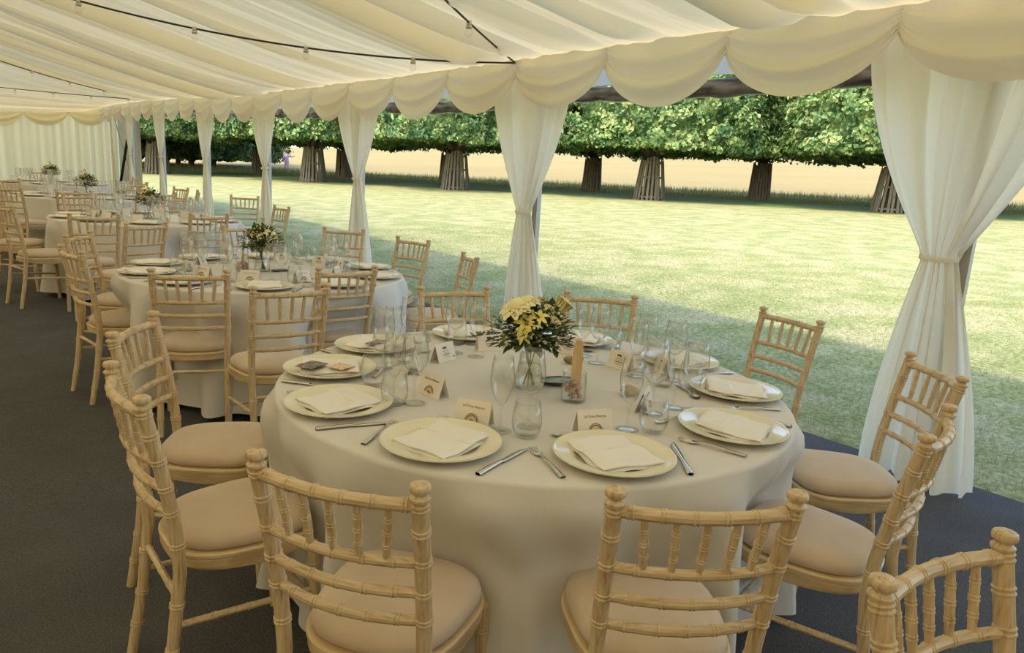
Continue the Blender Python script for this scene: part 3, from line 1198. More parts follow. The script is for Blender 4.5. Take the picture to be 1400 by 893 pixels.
chair_px((-8, 277), (21, 284), W_ + 'on the aisle beside the third table, nearer of two', G3)
chair_ring(3, 160, 1.18, W_ + 'on the aisle beside the third table, farther of two')
chair_ring(3, 5, 1.20, W_ + 'on the lawn side of the third table, seen from its edge')
chair_px((352, 269), (317, 267), W_ + 'alone on the lawn side beyond the third table', G3)
chair_ring(3, 66, 1.12, W_ + 'at the far end of the third table, beside its bouquet')
chair_ring(3, 108, 1.12, W_ + 'at the far end of the third table, aisle corner')
for k, (dg, lb) in enumerate(((-134, 'at the near end, aisle corner'), (-104, 'at the near end, by the third bouquet'), (172, 'on the aisle'), (-15, 'on the lawn side, nearer of two'), (18, 'on the lawn side, farther of two'), (55, 'at the far end, lawn corner'), (125, 'at the far end, aisle corner'), (-60, 'at the near end, lawn corner'))):
    chair_ring(4, dg, 1.14, W_ + 'of the fourth table ' + lb)
for k, (dg, lb) in enumerate(((-140, 'at the near end, aisle corner'), (176, 'on the aisle'), (10, 'on the lawn side'), (-50, 'at the near end, lawn corner'), (90, 'at the far end'))):
    chair_ring(5, dg, 1.14, W_ + 'of the rear table ' + lb)

# ------------------------------------------------------------------ tables
TOP = .755


def tablecloth_mesh(seed, tx, ty, rot):
    rr = random.Random(seed)
    R = .905
    nT = 320
    ks = [(rr.choice((5, 6, 7)), rr.uniform(0, 6.3), .45), (rr.choice((9, 10, 11)), rr.uniform(0, 6.3), .55), (rr.choice((14, 15, 17)), rr.uniform(0, 6.3), .35), (23, rr.uniform(0, 6.3), .16)]
    near = [q for q in SEATED if math.hypot(q[0] - tx, q[1] - ty) < 1.5]

    def smooth(a):
        a = min(1, max(0, a))
        return a * a * (3 - 2 * a)

    def push(px, py, pz):
        # the seats stand partly under the table edge and hold the hanging cloth back
        wx = tx + px * math.cos(rot) - py * math.sin(rot)
        wy = ty + px * math.sin(rot) + py * math.cos(rot)
        for cx, cy, cr in near:
            dx, dy = wx - cx, wy - cy
            lx = dx * math.cos(cr) + dy * math.sin(cr)
            ly = -dx * math.sin(cr) + dy * math.cos(cr)
            need = .222 - ly
            if need <= 0 or ly < -.3:
                continue
            k = smooth((.36 - abs(lx)) / .20) * smooth((.70 - pz) / .24)
            need = min(need, .13) * k
            wx += -math.sin(cr) * need
            wy += math.cos(cr) * need
        dx, dy = wx - tx, wy - ty
        return (dx * math.cos(rot) + dy * math.sin(rot), -dx * math.sin(rot) + dy * math.cos(rot), pz)
    P = []
    for i in range(nT):
        th = 2 * PI * i / nT
        f = sum(a * math.cos(k * th + p) for k, p, a in ks)
        g = max(-.6, min(1.3, f))
        row = []
        for r in (.001, .3, .6, .8, .88):
            row.append((r * math.cos(th), r * math.sin(th), TOP + .0005 * math.sin(3 * th)))
        for k in range(1, 6):
            a = k / 5 * PI / 2
            rr_ = R - .014 + .016 * math.sin(a)
            row.append((rr_ * math.cos(th), rr_ * math.sin(th), TOP - .016 + .016 * math.cos(a)))
        for k in range(1, 23):
            s = k / 22
            z = TOP - .016 - s * (TOP - .016 - .045)
            fold = (.009 + .085 * s ** .65) * g
            out = .006 + .05 * s + fold
            tw = .03 * s * math.sin(7 * th + ks[0][1])
            rr_ = R + out
            zz = z + (.012 * math.sin(5 * th + ks[1][1]) if k == 22 else 0)
            row.append(push(rr_ * math.cos(th + tw), rr_ * math.sin(th + tw), zz))
        P.append(row)
    return MB().grid(P, closeu=True).mesh('tablecloth', M['cloth'])


def table_legs(c, z):
    pass


FOLD_TOP = MB()
FOLD_TOP.lathe([(.001, .728), (.88, .728), (.895, .735), (.895, .743), (.88, .748), (.001, .748)], 64)
FOLD_TOP_M = FOLD_TOP.mesh('tabletop', M['stick'])
LEGM = []
for a in range(4):
    q = PI / 4 + a * PI / 2
    b = MB()
    b.tube([(.62 * math.cos(q), .62 * math.sin(q), 0), (.55 * math.cos(q), .55 * math.sin(q), .728)], .014, 8)
    LEGM.append(b.mesh('leg', M['alu']))

for k, (x, y) in TC.items():
    z = zf(y)
    t = thing('round_table', 'round folding table hidden under the white cloth of the %s table' % TN[k], 'table', (x, y, z), .3 * k, 'round tables')
    obj('tabletop', FOLD_TOP_M, t)
    for lm in LEGM:
        obj('leg', lm, t)
    o = obj('tablecloth', tablecloth_mesh(k * 7 + 1, x, y, k * .9), None, (x, y, z), k * .9)
    tag(o, 'white floor length linen cloth draped over the %s round table' % TN[k], 'tablecloth', 'white tablecloths')


# ---- tableware meshes
def plate_mesh():
    b = MB()
    b.lathe([(.001, .004), (.060, .003), (.098, .0035), (.102, .006), (.110, .012), (.125, .0165), (.150, .0195), (.162, .0215), (.1655, .0235), (.166, .0215), (.163, .0185), (.150, .015), (.120, .009), (.10, .0), (.001, .0)], 56)
    return b.mesh('charger_plate', M['plate'])


def napkin_mesh(seed):
    """linen folded into a flat pocket: three layers, each a little shorter"""
    rr = random.Random(seed)
    b = MB()
    W0, L0 = .185, .205
    sk = rr.uniform(-.012, .012)
    for k, (y0, y1, z0, th, wx) in enumerate(((-L0 / 2, L0 / 2, .010, .009, W0), (-L0 / 2 + .002, L0 / 2 - .062, .019, .006, W0 - .003), (L0 / 2 - .090, L0 / 2 - .004, .0205, .0095, W0 - .006))):
        nu, nv = 12, 14
        top, bot = [], []
        for i in range(nu + 1):
            u = i / nu * 2 - 1
            rt, rb = [], []
            for j in range(nv + 1):
                v = j / nv
                y = y0 + (y1 - y0) * v
                x = u * wx / 2 + sk * (y / L0) * 2 + .003 * math.sin(y * 40 + k * 2)
                w = .0022 * math.sin(x * 46 + y * 21 + k + seed) + .0015 * math.sin(y * 60 + k)
                e = min(1, (1 - abs(u)) * 5, v * 7 + .25, (1 - v) * 7 + .25)
                e = max(0, e) ** .5
                rt.append((x, y, z0 + th * (.35 + .65 * e) + w))
                rb.append((x, y, z0 + w))
            top.append(rt)
            bot.append(rb)
        b.grid(top)
        b.grid([list(reversed(r)) for r in bot])
        for i in (0, nu):
            b.grid([[top[i][j], bot[i][j]] for j in range(nv + 1)])
        for j in (0, nv):
            b.grid([[top[i][j], bot[i][j]] for i in range(nu + 1)])
    return b.mesh('napkin', M['linen'])


def fork_mesh():
    b = MB()
    pts = [(0, -.098, .004), (0, -.06, .0055), (0, -.01, .009), (0, .03, .008), (0, .045, .005)]
    rad = [.0085, .0075, .0042, .0034, .006]
    # handle: a flattened bar
    P = []
    for (x, y, z), r in zip(pts, rad):
        P.append([(-r, y, z), (-r * .6, y, z + .0018), (r * .6, y, z + .0018), (r, y, z), (r * .6, y, z - .0012), (-r * .6, y, z - .0012), (-r, y, z)])
    b.grid(P)
    P = []
    for y, w, z in ((.045, .006, .005), (.052, .011, .0035), (.062, .0125, .003)):
        P.append([(-w, y, z), (-w, y, z + .0018), (w, y, z + .0018), (w, y, z), (-w, y, z)])
    b.grid(P)
    for k in range(4):
        x = (k - 1.5) * .0068
        b.tube([(x, .060, .004), (x, .080, .0035), (x * .98, .100, .0065)], [.0021, .0018, .001], 6)
    return b.mesh('fork', M['steel'])


def knife_mesh():
    b = MB()
    P = []
    for y, w, z in ((-.112, .0075, .004), (-.108, .0095, .0045), (-.06, .0080, .0055), (-.015, .0058, .0055), (-.008, .0065, .005)):
        P.append([(-w, y, z), (-w * .6, y, z + .0035), (w * .6, y, z + .0035), (w, y, z), (w * .6, y, z - .0035), (-w * .6, y, z - .0035), (-w, y, z)])
    b.grid(P)
    P = []
    for y, a, c in ((-.008, -.0062, .0068), (.02, -.0075, .0078), (.06, -.009, .0078), (.09, -.0075, .0075), (.105, -.002, .007), (.113, .004, .0065)):
        P.append([(a, y, .0035), (a, y, .0045), ((a + c) / 2, y, .0062), (c, y, .0062), (c, y, .0030), (a, y, .0035)])
    b.grid(P)
    return b.mesh('knife', M['steel'])


def spoon_mesh():
    b = MB()
    pts = [((0, -.085, .004), .0075), ((0, -.05, .0055), .0062), ((0, 0, .009), .0036), ((0, .035, .0075), .0030), ((0, .048, .0055), .006)]
    P = []
    for (x, y, z), r in pts:
        P.append([(-r, y, z), (-r * .6, y, z + .0016), (r * .6, y, z + .0016), (r, y, z), (r * .6, y, z - .0012), (-r * .6, y, z - .0012), (-r, y, z)])
    b.grid(P)
    P = []
    for i in range(9):
        t = i / 8
        y = .045 + .052 * t
        w = .0175 * math.sin(PI * (t * .94 + .03)) ** .7
        P.append([(w * s, y, .0065 - .005 * math.sin(PI * t) * (1 - s * s)) for s in (-1, -.6, 0, .6, 1)])
    b.grid(P)
    return b.mesh('spoon', M['steel'])


def stem_base(b, h, r):
    b.lathe([(.001, .0035), (r * .5, .003), (r, .0018), (r, .0006), (r * .5, .0), (.001, .0)], 30)
    b.lathe([(r * .32, .004), (.007, .010), (.0042, .022), (.0038, h * .6), (.0052, h - .006), (.0095, h + .002)], 14)


def wine_mesh():
    a, c = MB(), MB()
    stem_base(a, .100, .036)
    c.lathe([(.001, .099), (.008, .100), (.022, .108), (.036, .128), (.0425, .152), (.0415, .180), (.037, .212), (.034, .236), (.0332, .2365), (.0405, .180), (.0415, .152), (.035, .129), (.021, .1095), (.001, .1025)], 32)
    return a.mesh('stem', M['glass']), c.mesh('bowl', M['glass'])


def flute_mesh():
    a, c = MB(), MB()
    stem_base(a, .080, .034)
    c.lathe([(.001, .079), (.006, .080), (.015, .090), (.026, .112), (.0345, .145), (.0355, .168), (.0325, .198), (.028, .226), (.0272, .2262), (.0345, .168), (.0335, .145), (.025, .113), (.0145, .092), (.001, .084)], 32)
    return a.mesh('stem', M['glass']), c.mesh('bowl', M['glass'])


def tumbler_mesh():
    c = MB()
    c.lathe([(.001, .0), (.026, .0), (.031, .003), (.040, .022), (.0435, .042), (.042, .066), (.0355, .106), (.0347, .1062), (.041, .066), (.0425, .042), (.039, .024), (.029, .008), (.001, .006)], 32)
    return c.mesh('tumbler', M['glass'])


PLATE = plate_mesh()
NAPK = [napkin_mesh(s) for s in range(5)]
FORK, KNIFE, SPOON = fork_mesh(), knife_mesh(), spoon_mesh()
WINE, FLUTE, TUMB = wine_mesh(), flute_mesh(), tumbler_mesh()


def text_mesh(txt, size, material, name):
    cu = bpy.data.curves.new('lettering', 'FONT')
    cu.body = txt
    cu.size = size
    cu.align_x = 'CENTER'
    cu.extrude = .0001
    cu.resolution_u = 2
    to = bpy.data.objects.new('lettering', cu)
    me = bpy.data.meshes.new_from_object(to)
    me.name = name
    bpy.data.objects.remove(to)
    bpy.data.curves.remove(cu)
    me.materials.clear()
    me.materials.append(material)
    return me


# name cards: a tent of card, front with a name line and a rainbow, back with small print
CW, CHH, CD = .112, .072, .024
SL = math.atan2(CD, CHH)


def card_meshes():
    b = MB()
    th = .0009
    L = math.hypot(CD, CHH)
    for s in (-1, 1):
        vs = [(-CW / 2, s * CD, 0), (CW / 2, s * CD, 0), (CW / 2, 0, CHH), (-CW / 2, 0, CHH),
              (-CW / 2, s * (CD - th), 0), (CW / 2, s * (CD - th), 0), (CW / 2, 0, CHH - th * 3), (-CW / 2, 0, CHH - th * 3)]
        b.add(vs, [(0, 1, 2, 3), (7, 6, 5, 4), (0, 4, 5, 1), (1, 5, 6, 2), (0, 3, 7, 4)])
    body = b.mesh('name_card', M['card'], smooth=False)
    arcs = []
    for r0, r1, mt in ((.0235, .0205, 'arc_a'), (.0190, .0155, 'arc_b'), (.0145, .0035, 'arc_c')):
        P = []
        for i in range(25):
            a = PI * i / 24
            P.append([(r0 * math.cos(a), r0 * math.sin(a), 0), (r1 * math.cos(a), r1 * math.sin(a), 0)])
        arcs.append(MB().grid(P).mesh('rainbow_arc', M[mt]))
    bb = MB()
    bb.lathe([(.001, .0006), (.0045, .0003), (.0055, 0)], 10, 0, (-.001, .002, 0), 1.2, .7)
    bb.lathe([(.001, .0006), (.0035, .0003), (.0045, 0)], 10, 0, (.006, -.001, 0), 1.2, .6)
    arcs.append(bb.mesh('rainbow_centre', M['brown_print']))
    nm = text_mesh('Lill Tree Warren', .0105, M['ink'], 'name_line')
    pr = MB()
    pr.box((-.004, .018, 0), (.022, .007, .0004))
    pr.box((0, -.008, 0), (.042, .0024, .0004))
    p2 = MB()
    for k, (y, w) in enumerate(((.009, .030), (.004, .036), (-.001, .034), (-.014, .036), (-.019, .028))):
        p2.box((0, y, 0), (w, .0011, .0004))
    return body, arcs, nm, pr.mesh('back_heading', M['ink_dark'], smooth=False), p2.mesh('back_lines', M['ink'], smooth=False)


CARD = card_meshes()


def card_at(x, y, z, rz, label, group, detail=True):
    """front faces local -y"""
    o = obj('name_card', CARD[0], None, (x, y, z), rz)
    tag(o, label, 'name card', group)
    if detail:
        def put(me, h, side, lift=.0008):
            t = h / CHH
            d = obj(me.name.split('.')[0], me, o)
            yy = side * (CD * (1 - t))
            n = Vector((0, side * math.cos(SL), math.sin(SL)))
            d.location = Vector((0, yy, h)) + n * lift
            d.rotation_euler = (PI / 2 - SL, 0, 0 if side < 0 else PI)
            if side > 0:
                d.rotation_euler = (PI / 2 - SL, 0, PI)
            return d
        for i, me in enumerate(CARD[1]):
            put(me, .012, -1, .0008 + .0002 * i)
        put(CARD[2], .050, -1)
        put(CARD[3], .036, 1)
        put(CARD[4], .036, 1)
    return o


SEAT_NAMES = ['near end, aisle corner', 'near end, lawn corner', 'lawn side, first place', 'lawn side, second place', 'lawn side, third place',
              'far end, lawn corner', 'far end, aisle corner', 'aisle side, third place', 'aisle side, second place', 'aisle side, first place']


def seat_phrase(t, i):
    return 'on the %s table, %s' % (TN[t], SEAT_NAMES[i])


def stemware(kind, x, y, z, label, group, rz=0):
    if kind == 'tumbler':
        return tag(obj('water_tumbler', TUMB, None, (x, y, z), rz), label, 'glass', group)
    nm, ms = ('wine_glass', WINE) if kind == 'wine' else ('champagne_flute', FLUTE)
    t = thing(nm, label, 'glass', (x, y, z), rz, group)
    obj('stem', ms[0], t)
    obj('bowl', ms[1], t)
    return t


def inner(x, y, t, lim):
    cx, cy = TC[t]
    r = math.hypot(x - cx, y - cy)
    if r > lim:
        x, y = cx + (x - cx) * lim / r, cy + (y - cy) * lim / r
    return x, y


rp = random.Random(77)


def place_setting(t, i, deg, r=.735, xy=None, cutlery=True, detail=True, nap_turn=None):
    cx, cy = TC[t]
    a = math.radians(deg)
    z = zf(cy) + TOP + .001
    if xy is None:
        xy = (cx + r * math.cos(a), cy + r * math.sin(a))
    x, y = inner(xy[0], xy[1], t, .74)
    a = math.atan2(y - cy, x - cx)
    ux, uy = -math.cos(a), -math.sin(a)          # towards the table centre
    rx, ry = uy, -ux                              # the diner's right
    rz = math.atan2(ry, rx)
    ph = seat_phrase(t, i)
    o = obj('charger_plate', PLATE, None, (x, y, z), 0)
    tag(o, 'large cream charger plate ' + ph, 'plate', 'charger plates on the %s table' % TN[t])
    tr = nap_turn if nap_turn is not None else rp.uniform(-.25, .25)
    o = obj('napkin', NAPK[(i * 3 + t) % 5], None, (x + ux * .0, y + uy * .0, z), rz + tr)
    tag(o, 'folded white linen napkin ' + ph, 'napkin', 'napkins on the %s table' % TN[t])

    def put(nm, me, dx, dy, turn, cat):
        px, py = x + rx * dx + ux * dy, y + ry * dx + uy * dy
        px, py = inner(px, py, t, .80)
        q = obj(nm, me, None, (px, py, z), rz + turn)
        tag(q, 'steel %s ' % nm.replace('_', ' ') + ph, cat, '%ss on the %s table' % (nm, TN[t]))
    if cutlery:
        put('fork', FORK, -.190, -.005, rp.uniform(-.12, .16), 'fork')
        put('knife', KNIFE, .190, -.02, rp.uniform(-.30, .0), 'knife')
        put('dessert_spoon', SPOON, -.02, .182, PI / 2 + rp.uniform(-.3, .3), 'spoon')
    return (x, y, a)


# ---- the front table
Z1 = TOP + .001
SEATS1 = [(598, 605), (848, 628), (1012, 585), (1030, 533), (945, 490), (790, 462), (640, 455), (495, 467), (425, 500), (450, 550)]
TURN1 = [-.25, .12, .1, -.2, .2, .05, -.1, .3, .2, .2]
P1 = []
for i, (px, py) in enumerate(SEATS1):
    p = on_height(px, py, TOP + .018)
    P1.append(place_setting(1, i, 0, xy=(float(p[0]), float(p[1])), nap_turn=TURN1[i]))


def on_table(px, py):
    p = on_height(px, py, TOP)
    return float(p[0]), float(p[1])


GL1 = [('flute', 683, 590, 'beside the rainbow card at the near end'), ('wine', 722, 584, 'in front of the vase'), ('tumbler', 719, 597, 'in front of the vase, next to a flute'),
       ('flute', 857, 588, 'behind the plainly facing rainbow card'), ('tumbler', 892, 591, 'next to the flute at the near lawn corner'), ('wine', 891, 566, 'behind the tumbler at the near lawn corner'),
       ('flute', 920, 558, 'at the lawn side first place'), ('wine', 945, 562, 'at the lawn side plates'), ('tumbler', 905, 528, 'among the lawn side glasses'), ('flute', 868, 515, 'tallest looking against the grass'),
       ('wine', 880, 508, 'behind the grass backed flute'), ('wine', 918, 520, 'at the lawn side second place'), ('tumbler', 942, 533, 'at the lawn side second place'), ('wine', 816, 497, 'before the lawn corner chair at the far end'),
       ('flute', 797, 487, 'before the lawn corner chair at the far end'), ('tumbler', 836, 478, 'before the lawn corner chair at the far end'), ('tumbler', 893, 496, 'at the lawn side third place'),
       ('flute', 538, 549, 'between the aisle side plates and the rainbow card'), ('tumbler', 539, 553, 'at the aisle side first place'), ('wine', 566, 552, 'beside the rainbow card at the aisle side'),
       ('tumbler', 510, 527, 'at the edge of the aisle side first plate'), ('wine', 523, 505, 'beyond the photo card plate'), ('flute', 536, 498, 'at the aisle side third place'), ('wine', 560, 484, 'at the aisle side third place'),
       ('tumbler', 553, 496, 'before the small print card'), ('tumbler', 524, 483, 'at the rim of the aisle side third plate'), ('wine', 621, 483, 'in front of the chair at the far end'), ('flute', 651, 488, 'behind the sprig of the bouquet'), ('tumbler', 624, 471, 'at the far end plate')]
KN = {'flute': 'clear champagne flute ', 'wine': 'clear wine glass ', 'tumbler': 'clear stemless tumbler '}
for kd, px, py, lb in GL1:
    x, y = on_table(px, py)
    x, y = inner(x, y, 1, .86)
    stemware(kd, x, y, Z1, KN[kd] + lb + ' of the front table', 'glasses on the front table')

for px, py, deg, lb in ((592, 540, 187, 'at the aisle side first place'), (648, 579, 208, 'at the near end, aisle corner'), (810, 592, 250, 'at the near end, lawn corner'), (881, 560, 300, 'behind the lawn side tumbler'),
                        (606, 493, 108, 'turned to the aisle side third place'), (668, 478, 75, 'half hidden by the bouquet, far end'), (777, 483, 38, 'behind the bouquet towards the lawn corner'), (848, 504, 0, 'beside the tall flute on the lawn side'),
                        (905, 512, 322, 'among the lawn side glasses'), (566, 508, 145, 'among the aisle side glasses')):
    x, y = on_table(px, py)
    # the printed front looks outwards along deg
    card_at(x, y, Z1, math.radians(deg) + PI / 2, 'cream rainbow name card ' + lb + ' of the front table', 'name cards on the front table')


# printed cards tucked into napkins
def printed_card(px, py, w, h, rz, m, label, zadd):
    x, y = on_table(px, py)
    p = on_height(px, py, TOP + zadd)
    b = MB()
    P = [[(-w / 2 + w * i / 8, -h / 2 + h * j / 4, .0008 * math.sin(i * .8)) for j in range(5)] for i in range(9)]
    b.grid(P)
    b.grid([[(q[0], q[1], q[2] - .0012) for q in reversed(r)] for r in P])
    o = obj('printed_card', b.mesh('printed_card', M[m]), None, (float(p[0]), float(p[1]), Z1 + zadd), rz)
    tag(o, label, 'printed card')


printed_card(426, 499, .095, .075, math.radians(28), 'photo', 'dark photo card lying on the napkin of the aisle side second plate', .037)
printed_card(466, 501, .07, .075, math.radians(20), 'floral', 'pink floral card beside the dark photo card on the aisle side plate', .036)
printed_card(513, 468, .10, .04, math.radians(30), 'photo', 'dark card edge showing on the napkin of the aisle side third plate', .036)


# centre of the front table
def vase(x, y, z, label, s=1.0):
    t = thing('glass_vase', label, 'vase', (x, y, z), 0, 'flower vases')
    c = MB()
    pr = [(.001, .002), (.044, .002), (.050, .008), (.051, .030), (.044, .070), (.037, .105), (.038, .125), (.047, .150), (.055, .165)]
    inn = [(r - .0016 if r > .01 else r, zz + .001) for r, zz in reversed(pr)]
    c.lathe([(r * s, zz * s) for r, zz in pr + inn], 36)
    obj('vase_wall', c.mesh('vase_wall', M['glass']), t)
    w = MB()
    w.lathe([(.001, .004), (.042, .004), (.0475, .012), (.0485, .030), (.042, .066), (.0375, .085), (.001, .085)], 28)
    obj('water', w.mesh('water', M['water']), t)
    return t


def leaf_quad(b, p, d, L, w, droop=.3, mi=0):
    d = Vector(d).normalized()
    side = d.cross(Vector((0, 0, 1)))
    if side.length < .05:
        side = Vector((1, 0, 0))
    side.normalize()
    up = side.cross(d)
    P = []
    for i in range(5):
        t = i / 4
        c = Vector(p) + d * L * t - Vector((0, 0, droop * L * t * t))
        ww = w * math.sin(PI * (.08 + .90 * t)) ** .8
        P.append([c - side * ww + up * ww * .25, c, c + side * ww + up * ww * .25])
    b.grid(P, mi)


def flower_petals(b, c, axis, n, L, w, open_, curl, seed, mi=0, layers=1):
    rr = random.Random(seed)
    ax = Vector(axis).normalized()
    e1 = ax.orthogonal().normalized()
    e2 = ax.cross(e1)
    for ly in range(layers):
        for k in range(n):
            a = 2 * PI * (k + .5 * ly) / n + rr.uniform(-.12, .12)
            out = e1 * math.cos(a) + e2 * math.sin(a)
            sd = ax.cross(out)
            op = open_ * (1 - .22 * ly)
            P = []
            for i in range(6):
                t = i / 5
                ang = op * t ** .8
                q = Vector(c) + ax * (L * math.sin(PI / 2 * t) * math.cos(ang) * (1 - curl * t * t)) + out * (L * t * math.sin(ang) * 1.15 + .002)
                ww = w * math.sin(PI * (.12 + .84 * t)) ** .7
                P.append([q - sd * ww + ax * ww * .2, q, q + sd * ww + ax * ww * .2])
            b.grid(P, mi)


def bouquet(x, y, z, label, seed, s=1.0, spec=None, sprig=True):
    rr = random.Random(seed)
    t = thing('bouquet', label, 'flowers', (x, y, z), 0, 'table bouquets')
    c0 = Vector((0, 0, .165))
    b = MB()
    for k in range(9):
        a = rr.uniform(0, 6.28)
        q = Vector((math.cos(a), math.sin(a), 0))
        b.tube([q * .022 + Vector((0, 0, .012)), -q * .010 + Vector((0, 0, .10)), -q * .024 + Vector((0, 0, .16)), -q * .06 + Vector((0, 0, .23))], .0024, 6)
    obj('stems', b.mesh('stems', M['stem']), t)
    b = MB()
    for k in range(int(760 * s)):
        v = Vector((rr.gauss(0, 1), rr.gauss(0, 1), rr.gauss(0.15, .75)))
        v.normalize()
        r = .142 * rr.random() ** .55 * (1.0 if v.z < .2 else .85)
        p = c0 + Vector((v.x * r, v.y * r, .045 + v.z * r * .78))
        if p.z < .155:
            p.z = .155 + rr.uniform(0, .02)
        d = v + Vector((rr.uniform(-.6, .6), rr.uniform(-.6, .6), rr.uniform(0, .7)))
        d.z = max(d.z, -.15)
        leaf_quad(b, p, d, rr.uniform(.022, .048), rr.uniform(.006, .0125), rr.uniform(0, .35))
    for k in range(7):
        a = rr.uniform(0, 6.28)
        leaf_quad(b, c0 + Vector((math.cos(a) * .04, math.sin(a) * .04, .0)), (math.cos(a), math.sin(a), rr.uniform(.1, .6)), .075, .015, .3)
    if sprig:
        q0 = c0 + Vector((-.06, .05, .03))
        dr = Vector((-RT[0], -RT[1], -RT[2])) * .13 + Vector((0, 0, -.015))
        b.tube([q0, q0 + dr * .6 + Vector((0, 0, .01)), q0 + dr], .0016, 5)
        for k in range(16):
            tt = .5 + .5 * k / 15
            leaf_quad(b, q0 + dr * tt, Vector((rr.uniform(-1, 1), rr.uniform(-1, 1), rr.uniform(-.2, 1))), .026, .005, .2)
    obj('foliage', b.mesh('foliage', M['leaf']), t)
    b = MB()
    for k in range(int(130 * s)):
        v = Vector((rr.gauss(0, 1), rr.gauss(0, 1), rr.gauss(0, .7)))
        v.normalize()
        r = rr.uniform(.11, .15)
        p = c0 + Vector((v.x * r, v.y * r, .045 + v.z * r * .75))
        if p.z < .15:
            continue
        b.blob(p, rr.uniform(.0032, .0062), 0, 6, 4)
    obj('filler_blossom', b.mesh('filler_blossom', M['bud']), t)
    for k, (kind, ox, oy, oz, sz) in enumerate(spec):
        # ox to the viewer's right, oy towards the viewer, oz up from the vase rim
        rgt = Vector((_r[0], _r[1], 0))
        twd = Vector((-FW[0], -FW[1], 0)).normalized()
        p = c0 + rgt * ox + twd * oy + Vector((0, 0, oz))
        ax = (p - (c0 + Vector((0, 0, .01)))).normalized()
        b = MB()
        if kind == 'peony':
            flower_petals(b, p - ax * sz * .75, ax, 8, sz * 1.35, sz * .46, 1.0, .30, seed + k, 0, 5)
            b.blob(p - ax * sz * .12, sz * .66, 0, 16, 10)
            obj('peony', b.mesh('peony', M['peony']), t)
        elif kind == 'lily':
            flower_petals(b, p - ax * sz * .3, ax, 6, sz, sz * .22, 1.35, .55, seed + k)
            obj('lily', b.mesh('lily', M['lily']), t)
        elif kind == 'bud':
            flower_petals(b, p - ax * sz * .3, ax, 5, sz, sz * .20, .35, .05, seed + k)
            obj('lily_bud', b.mesh('lily_bud', M['cream_rose']), t)
        else:
            flower_petals(b, p - ax * sz * .4, ax, 7, sz, sz * .40, 1.0, .3, seed + k, 0, 3)
            b.blob(p - ax * sz * .1, sz * .45, 0, 10, 7)
            obj('rose', b.mesh('rose', M['cream_rose']), t)
    return t


SP1 = [('peony', -.060, .055, .135, .050), ('peony', -.018, .01, .15, .034), ('lily', -.022, .105, .088, .042), ('lily', .018, .09, .108, .036), ('lily', -.03, .12, .050, .030), ('rose', .055, .02, .125, .03), ('rose', .078, .05, .085, .028),
       ('bud', .095, .02, .135, .05), ('bud', .08, -.01, .14, .05), ('bud', .108, .0, .12, .05), ('rose', .03, -.02, .15, .024)]
SP2 = [('peony', .075, .02, .085, .048), ('rose', -.03, .06, .09, .03), ('rose', -.075, .03, .08, .028), ('lily', -.02, .03, .13, .04), ('rose', .015, .07, .075, .026), ('bud', .0, -.02, .16, .05)]
SP3 = [('peony', -.03, .03, .12, .06), ('rose', -.02, .08, .06, .032), ('rose', .03, .08, .05, .03), ('lily', -.07, .02, .1, .04), ('bud', -.01, 0, .17, .06), ('rose', .06, .03, .06, .03)]
vx, vy = on_table(722, 530)
vase(vx, vy, Z1, 'clear waisted glass vase at the centre of the front table')
bouquet(vx, vy, Z1, 'bouquet of yellow lilies and a cream peony at the centre of the front table', 5, 1.0, SP1)


def jar(px, py):
    x, y = on_table(px, py)
    t = thing('glass_jar', 'small clear glass jar of pink and brown sweets beside the blue dish', 'jar', (x, y, Z1))
    c = MB()
    pr = [(.001, .002), (.038, .002), (.042, .008), (.042, .080), (.040, .088), (.0405, .098), (.042, .100)]
    c.lathe(pr + [(r - .002 if r > .01 else r, zz + .001) for r, zz in reversed(pr)], 32)
    obj('jar_wall', c.mesh('jar_wall', M['glass']), t)
    rr = random.Random(4)
    for k in range(36):
        a, r = rr.uniform(0, 6.28), rr.uniform(0, .029)
        b = MB()
        b.blob((0, 0, 0), .0095, 0, 8, 6, .7)
        o = obj('sweet', b.mesh('sweet', M['sweets']), None, (x + r * math.cos(a), y + r * math.sin(a), Z1 + .012 + .010 * (k // 6) + rr.uniform(0, .003)))
        tag(o, 'pink brown sweet in the glass jar on the front table', 'sweet', 'sweets in the glass jar')
    b = MB()
    P = []
    pa, pb = Vector((.006, .0, .012)), Vector((.020, .012, .205))
    ax = Vector((RT[0], RT[1], 0)).normalized()
    dp = Vector((-ax.y, ax.x, 0))
    for i in range(13):
        s = i / 12
        p = pa + (pb - pa) * s
        w = .0145 + .003 * math.sin(PI * s) - (.006 if i == 12 else 0)
        P.append([p - ax * w - dp * .004, p + ax * w - dp * .004, p + ax * w + dp * .004, p - ax * w + dp * .004, p - ax * w - dp * .004])
    b.grid(P)
    b.add([P[-1][0], P[-1][1], P[-1][2], P[-1][3]], [(0, 1, 2, 3)])
    o = obj('wooden_stick', b.mesh('wooden_stick', M['stick'], smooth=False), None, (x, y, Z1))
    tag(o, 'flat pale wooden stick standing upright in the glass jar', 'stick')


jar(783, 548)


